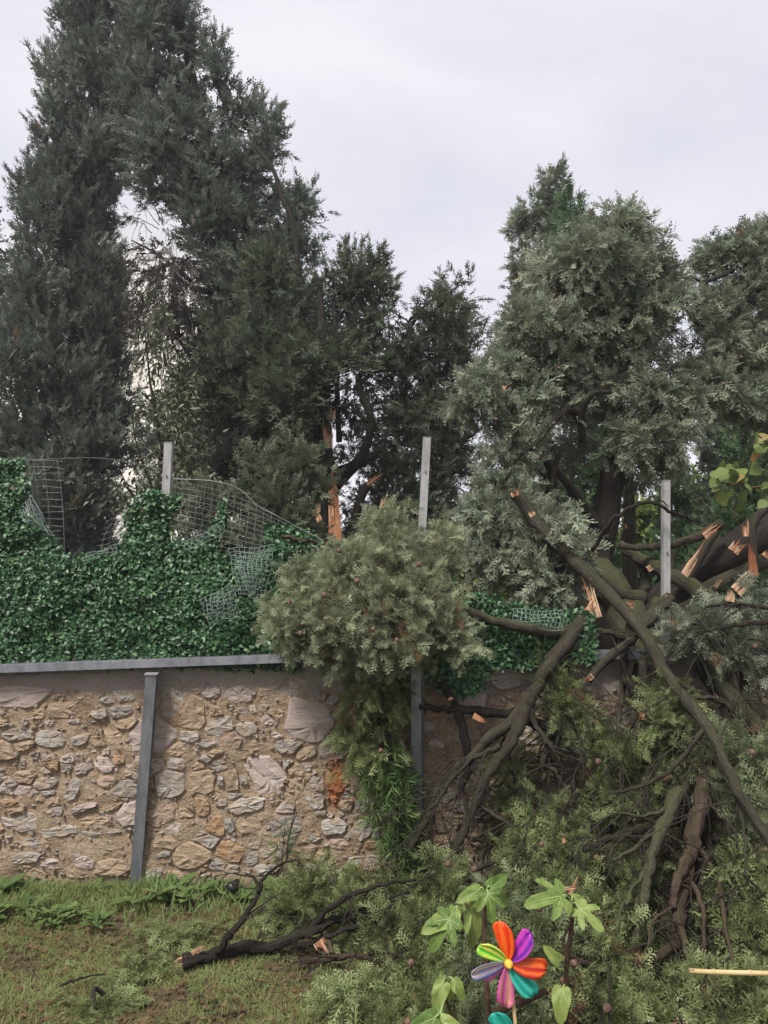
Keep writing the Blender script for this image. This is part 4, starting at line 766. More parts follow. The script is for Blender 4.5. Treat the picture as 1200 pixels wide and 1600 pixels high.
branch('long straight dark branch slanting down across the mossy trunk to the ground', [(805, 770, 5.0), (850, 830, 4.9), (905, 885, 4.75), (990, 970, 4.25), (1046, 1062, 3.85), (1106, 1138, 3.58), (1145, 1220, 3.36), (1200, 1310, 3.18), (1260, 1400, 3.05)], 22, 15, 'bark', kids=[([(985, 975, 4.35), (975, 1040, 4.3), (970, 1110, 4.2), (955, 1170, 4.1)], 13, 6), ([(1050, 1060, 3.85), (1090, 1085, 3.85), (1140, 1105, 3.85), (1200, 1180, 3.75)], 10, 6), ([(1145, 1220, 3.36), (1162, 1290, 3.3), (1165, 1370, 3.15)], 7, 4), ([(1100, 1140, 3.58), (1060, 1192, 3.58), (1010, 1225, 3.58), (955, 1240, 3.6)], 9, 4)], tw=26, twl=.3, spl=[((806, 775, 4.95), (801, 764, 4.95), 14, 3), ((833, 806, 4.85), (826, 797, 4.85), 10, 2)])
branch('forked branch drooping from the torn wood down the shaded wall to the ground', [(915, 960, 4.35), (880, 1010, 4.25), (845, 1060, 4.18), (815, 1110, 4.12), (760, 1158, 4.08), (705, 1215, 4.03), (668, 1275, 4.0), (640, 1330, 3.98)], 26, 8, 'bark',
  kids=[([(822, 1104, 4.12), (800, 1160, 4.05), (762, 1212, 4.0), (735, 1275, 3.95), (705, 1345, 3.9)], 21, 12), ([(745, 1205, 4.0), (745, 1250, 4.0), (790, 1285, 3.9), (830, 1310, 3.85)], 10, 3), ([(830, 1090, 4.1), (835, 1130, 4.1), (860, 1165, 4.0), (880, 1200, 4.0)], 12, 3), ([(730, 1230, 4.0), (725, 1290, 3.95), (722, 1340, 3.9)], 7, 3), ([(858, 1160, 4.1), (850, 1190, 4.1), (848, 1220, 4.1)], 14, 8), ([(860, 1200, 4.05), (890, 1240, 4.0), (900, 1270, 4.0)], 7, 2), ([(780, 1165, 4.05), (725, 1195, 4.0), (672, 1265, 3.95)], 10, 4)], tw=80, twl=.32)
branch('smooth mossy branch lying level across the ivy screen', [(698, 938, 4.2), (740, 958, 4.2), (800, 978, 4.2), (850, 986, 4.25), (895, 988, 4.3)], 13, 19, 'bark_moss')
branch('dark branch jutting level from the shaded wall towards the steel post', [(655, 1104, 4.2), (700, 1108, 4.2), (760, 1112, 4.2), (815, 1122, 4.2), (860, 1140, 4.2), (905, 1165, 4.15)], 8, 22, 'bark_dark', kids=[([(715, 1110, 4.2), (725, 1150, 4.2), (730, 1190, 4.2), (722, 1240, 4.15)], 16, 10), ([(690, 1065, 4.25), (705, 1090, 4.22), (720, 1112, 4.2)], 14, 10)], spl=[((703, 1090, 4.15), (706, 1098, 4.15), 8, 2), ((740, 1118, 4.1), (760, 1130, 4.05), 6, 1)])
branch('short forked branch with red broken tips crossing under the long one', [(1045, 935, 4.5), (1015, 965, 4.35), (985, 1000, 4.25), (950, 1030, 4.2), (920, 1062, 4.15)], 22, 12, 'bark', kids=[([(985, 1000, 4.25), (955, 990, 4.2), (935, 985, 4.2)], 12, 8), ([(975, 1060, 4.2), (1000, 1100, 4.2), (985, 1140, 4.2), (975, 1190, 4.2)], 14, 6), ([(1005, 1030, 4.2), (1008, 1090, 4.2), (1005, 1160, 4.2)], 18, 10)], spl=[((1035, 945, 4.45), (1048, 932, 4.45), 14, 3), ((926, 1056, 4.12), (912, 1068, 4.12), 9, 3)], tw=10, twl=.3)
branch('thick curving branch arching down out of the greenery beside a reddish one', [(1105, 1200, 3.75), (1065, 1230, 3.65), (1035, 1290, 3.5), (1015, 1350, 3.4), (1002, 1410, 3.3), (994, 1490, 3.2), (990, 1540, 3.12)], 25, 14, 'bark_moss', rough=.05, kids=[([(1035, 1290, 3.5), (1000, 1320, 3.4), (960, 1345, 3.32)], 9, 4), ([(1015, 1350, 3.4), (980, 1400, 3.25), (962, 1460, 3.1)], 7, 3), ([(1050, 1260, 3.55), (1010, 1275, 3.5), (965, 1270, 3.5)], 8, 4)], tw=24, twl=.3)
branch('thick reddish branch hanging down and curling along the ground', [(1100, 1185, 3.75), (1098, 1240, 3.62), (1082, 1310, 3.48), (1072, 1360, 3.4), (1060, 1410, 3.3), (1058, 1465, 3.2), (1035, 1490, 3.15), (995, 1505, 3.1), (960, 1512, 3.08), (925, 1508, 3.05), (880, 1490, 3.05)], 30, 6, 'bark_red', kids=[([(1082, 1310, 3.48), (1120, 1370, 3.35), (1135, 1450, 3.12), (1150, 1540, 2.92)], 9, 5), ([(1060, 1410, 3.3), (1022, 1440, 3.15), (1012, 1480, 3.05)], 6, 3), ([(1098, 1240, 3.6), (1140, 1290, 3.45), (1180, 1330, 3.3)], 7, 3), ([(1072, 1360, 3.4), (1098, 1420, 3.2), (1102, 1500, 3.0), (1128, 1590, 2.82)], 8, 4), ([(1075, 1340, 3.4), (1058, 1375, 3.3), (1052, 1420, 3.25)], 18, 10), ([(1060, 1440, 3.2), (1075, 1490, 3.1), (1085, 1560, 3.0)], 12, 8), ([(1030, 1492, 3.12), (1015, 1520, 3.05), (1010, 1570, 3.0)], 4, 2)], tw=40, twl=.32)
branch('dark straight branch hanging behind the reddish one', [(1110, 1240, 3.8), (1104, 1290, 3.65), (1110, 1340, 3.55), (1118, 1390, 3.45)], 15, 10, 'bark_dark', tw=8, twl=.3)
branch('mossy bent branch over a dark hollow under the silver foliage', [(1085, 990, 4.35), (1105, 1030, 4.25), (1125, 1060, 4.15), (1145, 1095, 4.05), (1190, 1140, 3.95), (1230, 1180, 3.9)], 26, 30, 'bark_moss', tw=5)
branch('mossy branch dropping beside the picture edge above the bright sprays', [(1150, 1000, 4.4), (1165, 1050, 4.25), (1178, 1100, 4.1), (1215, 1135, 4.0), (1260, 1160, 3.9)], 18, 28, 'bark_moss')
branch('short snapped branch with a pale broken tip over the bright sprays', [(998, 1118, 3.85), (1020, 1128, 3.85), (1045, 1140, 3.85), (1075, 1148, 3.85), (1095, 1170, 3.85)], 10, 20, 'bark', spl=[((1006, 1120, 3.83), (993, 1116, 3.83), 11, 3)])
branch('low branch poking out of the pile with a cut end', [(910, 1326, 3.55), (950, 1312, 3.55), (1000, 1296, 3.6), (1050, 1284, 3.65), (1090, 1275, 3.7)], 10, 16, 'bark', kids=[([(985, 1300, 3.55), (960, 1325, 3.5), (945, 1360, 3.45)], 7, 3)], tw=5)
branch('broken upper limb lying level behind the weathered post', [(968, 852, 4.95), (1000, 856, 4.95), (1050, 850, 5.0), (1090, 838, 5.0), (1125, 818, 5.0)], 10, 15, 'bark', kids=[([(1050, 850, 5.0), (1052, 880, 5.0), (1045, 905, 5.0)], 8, 6)], spl=[((1100, 838, 4.95), (1130, 812, 4.95), 14, 4)])
branch('grey bent limb running behind the weathered post into silver foliage', [(968, 850, 5.2), (995, 870, 5.1), (1040, 895, 4.95), (1085, 920, 4.8), (1130, 955, 4.65)], 14, 30, 'bark_moss', kids=[([(1000, 878, 5.1), (1010, 905, 5.1), (1002, 930, 5.1), (995, 950, 5.1)], 16, 18)], spl=[((1012, 890, 4.95), (1020, 884, 4.95), 10, 3)])
branch('thin dark looping twig crossing in front of the weathered post', [(925, 860, 4.6), (955, 815, 4.45), (990, 790, 4.4), (1020, 785, 4.4), (1050, 800, 4.4), (1085, 812, 4.4)], 7, 5, 'bark_dark', kids=[([(1010, 785, 4.4), (1020, 775, 4.4), (1045, 790, 4.4)], 3, 2)])
branch('thin branch reaching out of the silver foliage at the edge', [(1060, 1000, 4.05), (1110, 985, 4.0), (1160, 975, 3.95), (1230, 968, 3.9)], 4, 9, 'bark_dark', kids=[([(1150, 945, 4.0), (1190, 948, 4.0), (1240, 955, 4.0)], 5, 8), ([(1080, 960, 4.1), (1120, 945, 4.05), (1160, 948, 4.0)], 3, 6)], tw=10, twl=.25)
branch('thin grey stick lying on the ivy end below the split trunk', [(440, 838, 4.42), (480, 845, 4.42), (520, 850, 4.45), (560, 850, 4.5)], 6, 9, 'bark_red', side=7)

# branch on the lawn
def zbranch(label, pts, w0, w1, mat, kids=(), spl=(), tw=0, twl=.3, grp='branches lying on the lawn'):
    t_ = thing('fallen_branch', label, 'branch', PZ(*pts[len(pts) // 2]) * (1, 1, 0), grp)
    pw = lambda L_: [PZ(*p) for p in L_]
    _, c, _ = limb('stem', pw(pts), w0, w1, mat, t_, 9, 6, .06, True, .004); al = [c[3:]]
    for kp, a, b_ in kids:
        _, c2, _ = limb('side_branch', pw(kp), a, b_, mat, t_, 7, 5, .06, True, .004); al.append(c2)
    for (a, b_, wpx, n) in spl: A = PZ(*a); splinter(A, PZ(*b_), wpx * A[1] / FPX, t_, n=n)
    if tw:
        cc = np.concatenate(al); sd = [(cc[i], rnd_unit(1)[0] * (1, 1, .4) + (0, 0, .15), twl * rng.uniform(.5, 1.2), .004) for i in rng.integers(0, len(cc), tw)]
        twigs('twigs', sd, 'bark_dark', t_, 1, 3, .25)['kind'] = 'stuff'
    return t_
zbranch('dark forked branch with a pale broken butt lying on the grass', [(285, 1503, .04), (330, 1494, .04), (380, 1482, .05), (430, 1477, .06), (465, 1462, .08), (500, 1448, .12), (545, 1430, .15), (590, 1420, .2)], 22, 10, 'bark_dark',
  kids=[([(340, 1488, .06), (365, 1455, .16), (395, 1412, .27), (405, 1385, .33), (385, 1366, .36)], 12, 4), ([(404, 1392, .30), (420, 1362, .36), (455, 1345, .40), (475, 1352, .38)], 6, 2), ([(455, 1478, .05), (495, 1472, .06), (540, 1452, .12), (600, 1440, .15)], 10, 5), ([(480, 1455, .1), (515, 1420, .2), (555, 1395, .28), (600, 1382, .3), (650, 1375, .3)], 12, 4), ([(540, 1440, .13), (600, 1405, .2), (640, 1395, .24)], 6, 3)],
  spl=[((292, 1500, .05), (268, 1508, .03), 16, 4), ((300, 1490, .07), (322, 1478, .1), 8, 3)], tw=20, twl=.22)
zbranch('thin reddish stick lying out of the foliage on the grass', [(470, 1500, .04), (520, 1498, .05), (560, 1492, .06), (610, 1496, .06), (690, 1480, .1)], 9, 5, 'bark_red', tw=4)
zbranch('small dark twig lying by itself on the lawn', [(95, 1540, .02), (120, 1530, .03), (165, 1522, .03)], 5, 2, 'bark_dark')
zbranch('short dark rotten stub half hidden in litter', [(535, 1555, .03), (545, 1540, .05), (556, 1525, .06)], 18, 13, 'bark_dark')
zbranch('tiny broken stick with orange end in short grass', [(345, 1588, .02), (365, 1584, .02), (385, 1582, .02)], 4, 4, 'bark_red')
# torn chunk of orange wood
ck = thing('wood_chunk', 'torn chunk of bright orange wood under the forked branch', 'wood', PZ(508, 1482, 0))
splinter(PZ(498, 1470, .09), PZ(512, 1496, .03), .055, ck, name='torn_fibres', n=4, thick=.5)
V, F = tube([PZ(500, 1468, .07), PZ(506, 1480, .05), PZ(514, 1498, .03)], [.02, .03, .022], 8, .15); obj('bark_back', V + (0, .02, 0), F, M['bark_red'], ck)
for a, b_, lab in [((890, 1398, 3.1), (905, 1362, 3.1), 'upright orange wood splinter stuck in the sprays'), ((878, 1389, 3.05), (908, 1388, 3.05), 'level orange splinter beside the fig leaves'), ((882, 1318, 3.5), (878, 1298, 3.5), 'small upright splinter in the pile below the wall'), ((1130, 1100, 3.9), (1118, 1080, 3.9), 'thin splinter hanging under the silver foliage')]:
    A = P(*a); q = thing('wood_splinter', lab, 'wood', A, 'loose wood splinters'); splinter(A, P(*b_), .016, q, name='fibre', n=2)

# ================================================================== FALLEN FOLIAGE
tO = thing('fallen_bough', 'rounded cypress bough draped over the fence and wall top', 'bough', P(590, 1040, 4.35), 'fallen cypress boughs')
for pts, a, b_ in [([(640, 1030, 4.3), (620, 960, 4.3), (560, 900, 4.3), (520, 850, 4.4)], 16, 8), ([(620, 960, 4.25), (680, 900, 4.3), (700, 860, 4.3)], 10, 5), ([(630, 1000, 4.2), (600, 1080, 4.2), (610, 1180, 4.2), (630, 1320, 4.15)], 12, 5), ([(620, 960, 4.2), (520, 960, 4.1), (450, 960, 4.05)], 8, 3)]:
    limb('limb', pts, a, b_, 'bark_dark', tO, 7)
LO = [lobe(*a) for a in [(590, 900, 85, 55, 4.15, .28), (520, 915, 65, 55, 4.12, .24), (465, 950, 38, 48, 4.12, .16), (640, 930, 70, 50, 4.1, .25), (590, 960, 110, 50, 4.0, .24), (505, 985, 56, 34, 4.05, .18), (690, 980, 42, 34, 4.08, .15), (600, 1005, 85, 28, 4.05, .18), (625, 850, 55, 34, 4.25, .18), (600, 815, 34, 20, 4.3, .12), (690, 860, 40, 34, 4.4, .16), (550, 1020, 60, 22, 4.1, .14), (665, 905, 40, 40, 4.2, .16), (478, 900, 20, 20, 4.15, .1), (545, 865, 34, 18, 4.25, .12), (715, 1000, 22, 16, 4.05, .08), (440, 985, 18, 24, 4.08, .08)]]
DRY[0] = .03
foliage('foliage', LO, 'cyp_near', tO, 'L0', 135, .10, 8, .062, outw=.9, bias=(0, -.25, -.1), jit=.35, core=.5, splay=(62, 25), droop=.4, sub=dict(n=9, rel=(.3, .5), keep=.7))
LO2 = [lobe(*a) for a in [(580, 1066, 42, 26, 4.2, .12), (582, 1112, 38, 30, 4.22, .11), (592, 1160, 30, 28, 4.24, .1), (558, 1130, 16, 22, 4.24, .08), (625, 1060, 16, 24, 4.3, .07)]]
foliage('hanging_foliage', LO2, 'cyp_fall', tO, 'L0', 120, .15, 7, .07, outw=.6, bias=(0, -.2, -.7), jit=.35, droop=.3, sub=dict(n=6, rel=(.3, .5), keep=.8), tone_shift=-.08)
cones(tO, [(558, 908, 3.83), (507, 930, 3.83), (452, 940, 3.92), (654, 882, 3.88), (583, 983, 3.78), (595, 1173, 4.08), (680, 930, 3.9), (530, 860, 3.98), (470, 990, 3.9), (620, 1000, 3.8)])
tJ = thing('hanging_weed', 'fresh green narrow leaved shoots hanging down beside the steel post', 'plant', P(625, 1375, 4.25))
for k in range(7):
    x = 585 + k * 9; limb('stem', [(x, 1150, 4.26), (x + 6, 1230, 4.22), (x + 8 + k, 1300, 4.2), (620 + k * 4, 1370, 4.2)], 3, 2, 'bark_fig', tJ, 5)
foliage('leaves', [lobe(*a) for a in [(595, 1190, 32, 30, 4.22, .09), (605, 1230, 38, 36, 4.2, .1), (615, 1270, 36, 36, 4.2, .1), (622, 1310, 30, 34, 4.2, .09), (630, 1350, 24, 28, 4.18, .08), (628, 1220, 10, 50, 4.26, .05)]], 'juvenile', tJ, 'narrow', 420, .10, 7, .075, outw=.5, bias=(.1, -.3, -.5), jit=.5, splay=(70, 35))

def pile(label, lobes, mat='cyp_fall', dens=95, size=.075, sub=dict(n=8, rel=(.3, .5), keep=.8), bias=(0, -.2, -.15), droop=.3, tw=10, cn=(), shift=0., per=8, kind='L0', grp='fallen cypress boughs', plen=.14, lo=True, stem=True, zs=1., flat=None):
    shift = shift - .09
    ls = [lobe(*a) for a in lobes]; c0 = ls[0][0]; base = np.array([c0[0], c0[1], max(0, gz(c0[0], c0[1]) if c0[1] < 4.4 else BACKZ)])
    t_ = thing('fallen_bough', label, 'bough', base, grp)
    if stem:
        for i in range(len(ls) - 1):
            a, b_ = ls[i][0], ls[i + 1][0]
            V, F = tube(catmull([a, (a + b_) / 2 + rng.normal(size=3) * .04 - (0, 0, .03), b_], 4), np.linspace(.011, .006, 9), 6, .05); obj('limb', V, F, M['bark_dark'], t_, True)
    foliage('foliage', ls, mat, t_, kind, dens, plen, per, size, outw=.85, bias=bias, jit=.4, splay=(58, 15), droop=droop, sub=sub, tone_shift=shift, zs=zs, flat=flat)
    sd = [(c + u * (1, -1 if u[1] > 0 else 1, 1) * r_ * .95, u * (1, 1, .4) + (0, -.2, -.5), .26 * rng.uniform(.5, 1.3), .0035) for c, r_ in ls for u in rnd_unit(max(1, tw // len(ls)))]
    sd = [(b0_ , d_ - (0, .25, 0), l_ * 1.35, r0_ * 1.35) for b0_, d_, l_, r0_ in sd]
    if tw: twigs('twigs', sd, 'bark_dark', t_, 1, 3, .5)['kind'] = 'stuff'
    cones(t_, cn); return t_
PS = dict(n=7, rel=(.30, .50), keep=.45)
pile('silver green bough piled on the wall at the broken end of the trunks', [(1080, 975, 34, 20, 4.15, .14), (1140, 968, 46, 26, 4.2, .18), (1195, 950, 40, 34, 4.3, .18), (1120, 1005, 40, 18, 4.1, .13), (1195, 1010, 40, 34, 4.1, .18), (1230, 1050, 40, 50, 4.0, .2), (1085, 1000, 20, 12, 4.15, .1)], 'cyp_mid', 70, .074, sub=PS, tw=30, cn=[(1180, 1010, 3.9), (1090, 1090, 3.9), (1098, 1097, 3.9)], shift=.05)
pile('bright spray sitting on the mossy trunk over a dark hollow', [(1048, 1100, 22, 18, 3.9, .09), (1070, 1122, 22, 14, 3.9, .09), (1028, 1122, 14, 12, 3.9, .07)], 'cyp_fall', 90, .062, sub=PS, tw=6, shift=.12)
pile('bright grey green sprays under the long slanting branch', [(1125, 1165, 44, 22, 3.8, .15), (1165, 1190, 44, 34, 3.65, .17), (1090, 1190, 34, 20, 3.8, .12), (1185, 1245, 36, 40, 3.55, .16), (1150, 1265, 24, 20, 3.6, .1), (1230, 1190, 40, 70, 3.7, .2)], 'cyp_grey', 78, .068, sub=PS, tw=12, cn=[(1176, 1176, 3.5), (1195, 1300, 3.4)], shift=.06)
pile('sprays hanging beside the drooping forked branch above bare wall', [(872, 1060, 22, 30, 4.25, .09), (880, 1110, 24, 24, 4.22, .09), (865, 1140, 16, 18, 4.25, .07)], 'cyp_fall', 90, .064, sub=PS, tw=14)
pile('olive sprays clinging to the wall below the short forked branch', [(925, 1130, 28, 26, 4.2, .11), (955, 1165, 36, 26, 4.1, .12), (985, 1190, 30, 20, 4.0, .11), (1030, 1185, 30, 22, 3.95, .12), (1065, 1200, 30, 20, 3.9, .11)], 'cyp_fall', 55, .064, sub=PS, tw=30, cn=[(958, 1112, 4.0), (935, 1190, 3.95)], shift=.05)
pile('dark sprays hanging low on the middle of the shaded wall', [(800, 1205, 20, 26, 4.28, .07), (815, 1255, 28, 24, 4.2, .09), (780, 1270, 18, 20, 4.22, .07)], 'cyp_fall', 75, .062, sub=PS, tw=24, shift=-.08)
pile('heap of green sprays against the foot of the shaded wall', [(860, 1265, 46, 26, 3.95, .16), (885, 1305, 48, 28, 3.8, .17), (835, 1325, 40, 24, 3.75, .15), (900, 1345, 40, 24, 3.6, .15), (845, 1375, 50, 22, 3.6, .16), (705, 1375, 34, 18, 3.8, .13), (930, 1240, 26, 20, 4.0, .1)], 'cyp_fall', 58, .068, sub=PS, tw=36, cn=[(846, 1320, 3.5), (741, 1358, 3.6), (932, 1340, 3.45)], shift=.05)
pile('twiggy sprays behind the two thick hanging branches', [(1000, 1225, 30, 18, 3.95, .12), (955, 1285, 30, 26, 3.85, .12), (1050, 1260, 30, 24, 3.9, .12), (1065, 1350, 36, 34, 3.75, .13), (965, 1370, 34, 30, 3.6, .14), (1030, 1440, 44, 34, 3.5, .15), (1120, 1310, 28, 24, 3.7, .11), (990, 1420, 30, 30, 3.5, .12)], 'cyp_fall', 42, .066, sub=PS, tw=110, shift=-.06)
pile('mound of hanging sprays at the edge above the bamboo cane', [(1145, 1345, 34, 32, 3.4, .14), (1180, 1400, 36, 42, 3.3, .16), (1130, 1420, 28, 34, 3.35, .13), (1150, 1475, 44, 30, 3.2, .15), (1220, 1340, 40, 60, 3.35, .18), (1225, 1470, 44, 50, 3.2, .18), (1105, 1470, 26, 24, 3.25, .1)], 'cyp_fall', 75, .072, sub=PS, tw=36, bias=(0, -.2, -.8), shift=.06)
pile('grey green carpet of sprays under the bamboo cane', [(1090, 1550, 54, 24, 2.98, .17), (1160, 1565, 50, 28, 2.92, .17), (1010, 1560, 50, 28, 2.98, .17), (1050, 1600, 70, 24, 2.85, .17), (1180, 1620, 60, 30, 2.82, .18), (1230, 1560, 44, 40, 2.95, .18)], 'cyp_fall', 85, .072, sub=PS, tw=26, cn=[(948, 1575, 2.75)], shift=.1)
pile('sprays with brown cones around the fig stems', [(900, 1445, 38, 28, 3.3, .14), (940, 1490, 36, 28, 3.15, .14), (870, 1505, 36, 32, 3.1, .14), (915, 1560, 46, 28, 2.98, .15), (850, 1580, 40, 30, 2.92, .15), (950, 1425, 28, 26, 3.4, .12)], 'cyp_fall', 80, .07, sub=PS, tw=26, cn=[(881, 1533, 2.85), (842, 1418, 3.05), (949, 1576, 2.8), (897, 1505, 2.9)], shift=.08)
pile('silvery sprays behind the coloured pinwheel', [(800, 1425, 40, 22, 3.4, .15), (770, 1455, 38, 26, 3.3, .15), (835, 1455, 38, 26, 3.25, .14), (740, 1500, 40, 26, 3.15, .15), (800, 1515, 40, 30, 3.08, .15), (780, 1580, 50, 30, 2.92, .15)], 'cyp_grey', 75, .07, sub=PS, tw=20, shift=-.06, cn=[(735, 1412, 3.1)])
pile('broad bough of olive sprays lying out across the lawn', [(690, 1415, 40, 22, 3.7, .16), (640, 1405, 46, 22, 3.85, .16), (590, 1392, 44, 16, 4.0, .15), (620, 1445, 48, 22, 3.6, .16), (690, 1462, 40, 24, 3.45, .16), (560, 1425, 34, 16, 3.75, .13), (660, 1505, 50, 22, 3.3, .16), (530, 1388, 34, 12, 4.05, .12)], 'cyp_fall', 76, .072, sub=PS, tw=44, cn=[(642, 1505, 3.1), (700, 1350, 3.7)], shift=.06)
pile('low olive and blue green sprays in front of the lawn bough', [(600, 1548, 50, 18, 3.2, .15), (680, 1558, 50, 22, 3.1, .15), (640, 1592, 50, 20, 2.98, .14), (540, 1578, 34, 18, 3.1, .12), (720, 1592, 50, 22, 2.92, .14), (580, 1604, 44, 16, 2.98, .12)], 'cyp_fall', 85, .068, sub=PS, tw=22, shift=.12, zs=.5, cn=[(637, 1597, 2.85)])
pile('flat blue green spray lying beside the broken butt on the lawn', [(260, 1465, 36, 9, 3.78, .1), (225, 1493, 34, 9, 3.6, .1), (205, 1522, 24, 7, 3.45, .08), (300, 1462, 20, 8, 3.78, .08)], 'cyp_fall', 80, .056, tw=6, shift=.1, bias=(0, -.3, .0), zs=.15, flat=(0, 0, 1.2), droop=.05)
pile('small flat spray lying on short grass in the open', [(170, 1560, 20, 6, 3.26, .07), (150, 1580, 18, 6, 3.16, .07)], 'cyp_fall', 90, .05, tw=3, shift=.1, bias=(0, -.3, .0), zs=.15, flat=(0, 0, 1.2), droop=.05)
pile('green sprays leaning on the wall foot behind the lawn branch', [(470, 1402, 28, 14, 3.98, .1), (500, 1380, 28, 10, 4.1, .1), (450, 1430, 24, 10, 3.85, .08)], 'cyp_fall', 85, .066, tw=8, shift=.12)

# ================================================================== GRASS, LITTER, WEEDS
n = 150000; gxv = rng.uniform(-3.4, 2.2, n); gyv = rng.uniform(2.5, 4.38, n); pat = vnoise(gxv, gyv, 3.1, 5) * .6 + vnoise(gxv, gyv, 9, 6) * .4
near_wall = np.clip((gyv - 3.9) / .4, 0, 1) * np.clip((-.5 - gxv) / 1.2, .25, 1); left = np.clip((-.9 - gxv) / 1.4, 0, 1) * .25
k = rng.random(n) < np.clip((pat - .31 + left * .8 + near_wall * .2) * 2.6, .15, 1) ; gxv, gyv, pat, near_wall = gxv[k], gyv[k], pat[k], near_wall[k]; n = len(gxv)
O = np.stack([gxv, gyv, gz(gxv, gyv) - .003], 1); A = np.stack([rng.normal(size=n) * .6, rng.normal(size=n) * .6 - .1, np.full(n, .75)], 1)
V, T, To = place('blade', O, A, rnd_unit(n) * .5 + (0, -.7, .4), (.030 + .03 * near_wall) * rng.uniform(.5, 1.5, n), .08 + pat * .55 + rng.normal(size=n) * .14)
tag(trimesh('grass', V, T, M['grass'], None, To), 'patchy short lawn grass between the camera and the wall', 'grass', kind='stuff')
n = 20000; gxv = rng.uniform(-3.0, 2.2, n); gyv = rng.uniform(2.5, 4.36, n); k = rng.random(n) < vnoise(gxv, gyv, 2.6, 9) + .1; gxv, gyv = gxv[k], gyv[k]; n = len(gxv)
O = np.stack([gxv, gyv, gz(gxv, gyv) + rng.uniform(.003, .026, n)], 1); A = np.stack([rng.normal(size=n), rng.normal(size=n), rng.normal(size=n) * .2], 1)
V, T, To = place('L2', O, A, rnd_unit(n) * .3 + (0, 0, 1.), .03 * rng.uniform(.4, 1.5, n), .3 + rng.normal(size=n) * .2)
tag(trimesh('leaf_litter', V, T, M['brown'], None, To), 'dry brown cypress scraps scattered over the lawn', 'leaf litter', kind='stuff')
n = 2600; gxv = rng.uniform(-3.0, 1.6, n); gyv = rng.uniform(2.6, 4.3, n); k = rng.random(n) < vnoise(gxv, gyv, 1.8, 15) * .9; gxv, gyv = gxv[k], gyv[k]; n = len(gxv)
O = np.stack([gxv, gyv, gz(gxv, gyv) + rng.uniform(.004, .02, n)], 1); A = np.stack([rng.normal(size=n), rng.normal(size=n), rng.normal(size=n) * .2], 1)
V, T, To = place('L1', O, A, rnd_unit(n) * .35 + (0, 0, 1.), .06 * rng.uniform(.5, 1.4, n), .35 + rng.normal(size=n) * .15)
tag(trimesh('cypress_sprigs', V, T, M['cyp_fall'], None, To), 'torn green cypress sprigs strewn over the lawn', 'sprigs', kind='stuff')

def leaf_mesh(outline, veins=True, cup=.12, curl=.2):
    """half outline [(x,y)...] mirrored about the midrib; x along the leaf"""
    xs_ = [p[0] for p in outline]; V = [(x, 0, cup * 0 - curl * x * x) for x in xs_]; n_ = len(outline)
    up_ = [(x, y, cup * abs(y) + (-curl * x * x)) for x, y in outline]; dn = [(x, -y, cup * abs(y) - curl * x * x) for x, y in outline]
    V = V + up_ + dn; F = []
    for i in range(n_ - 1): F += [(i, i + 1, n_ + i + 1, n_ + i), (i + 1, i, 2 * n_ + i, 2 * n_ + i + 1)]
    return np.array(V, float), F
def put_leaf(V, o, a, nrm, s):
    a = unit(np.asarray(a, float)); nn = np.asarray(nrm, float); nn = unit(nn - a * np.dot(nn, a)); b_ = np.cross(nn, a)
    return np.asarray(o) + s * (V[:, 0:1] * a + V[:, 1:2] * b_ + V[:, 2:3] * nn)
DAND = leaf_mesh([(0, .02), (.2, .05), (.28, .1), (.32, .05), (.45, .13), (.5, .07), (.65, .17), (.7, .1), (.82, .16), (1, .01)], cup=.3, curl=.35)
BROAD = leaf_mesh([(0, .02), (.12, .16), (.3, .28), (.5, .31), (.7, .25), (.88, .12), (1, .01)], cup=.25, curl=.3)
def rosette(name, label, c, nl, size, mesh, rise, grp, spread=1., mat='weed'):
    t_ = thing(name, label, 'weed', c, grp)
    for i in range(nl):
        th = 2 * math.pi * i / nl + rng.uniform(-.3, .3); el = rise * rng.uniform(.6, 1.3); a = (math.cos(th) * spread, math.sin(th) * spread, el); s = size * rng.uniform(.7, 1.2)
        V = put_leaf(mesh[0], c, a, (-math.cos(th) * el, -math.sin(th) * el, 1), s); tn = np.clip(.35 + rng.normal() * .15 + .2 * mesh[0][:, 0], 0, 1)
        obj('leaf', V, mesh[1], M['weed' if mat == 'weed' else mat], t_, True, attr=tn)
for (px, py, nl, sz, lab) in [(228, 1412, 9, .17, 'big jagged leaved weed at the foot of the leaning steel post'), (262, 1405, 9, .17, 'jagged leaved weed right of the leaning post, against the wall'), (300, 1410, 8, .14, 'small jagged weed beside the black spotlight side of the wall'), (336, 1398, 8, .13, 'low jagged weed close to the black spotlight')]:
    rosette('dandelion', lab, PZ(px, py, 0), nl, sz, DAND, .9, 'weeds along the wall foot')
rosette('dock_plant', 'broad leaved plant at the wall foot beside the picture edge', PZ(2, 1402, 0), 11, .14, BROAD, 1.3, 'weeds along the wall foot')
rosette('dock_plant', 'lower broad leaved plant in tall grass near the edge', PZ(-20, 1440, 0), 9, .11, BROAD, .8, 'weeds along the wall foot')
rosette('broad_weed', 'round leaved weed between spotlight and lawn branch', PZ(375, 1408, 0), 9, .11, BROAD, .9, 'weeds along the wall foot')
rosette('broad_weed', 'round leaved weed behind the lawn branch fork', PZ(428, 1400, 0), 9, .12, BROAD, 1.1, 'weeds along the wall foot')
rosette('broad_weed', 'tiny round leaved weed out in the short grass', PZ(305, 1550, 0), 7, .05, BROAD, .5, 'weeds along the wall foot')
tw_ = thing('tall_weed', 'thin upright weed growing against the stones behind lawn branch', 'weed', PZ(440, 1390, 0))
limb('stem', [PZ(440, 1390, 0), PZ(440, 1390, 0) + (.0, .0, .15), PZ(440, 1390, 0) + (.01, .01, .32)], 3, 1.5, 'bark_fig', tw_, 5, world=True)
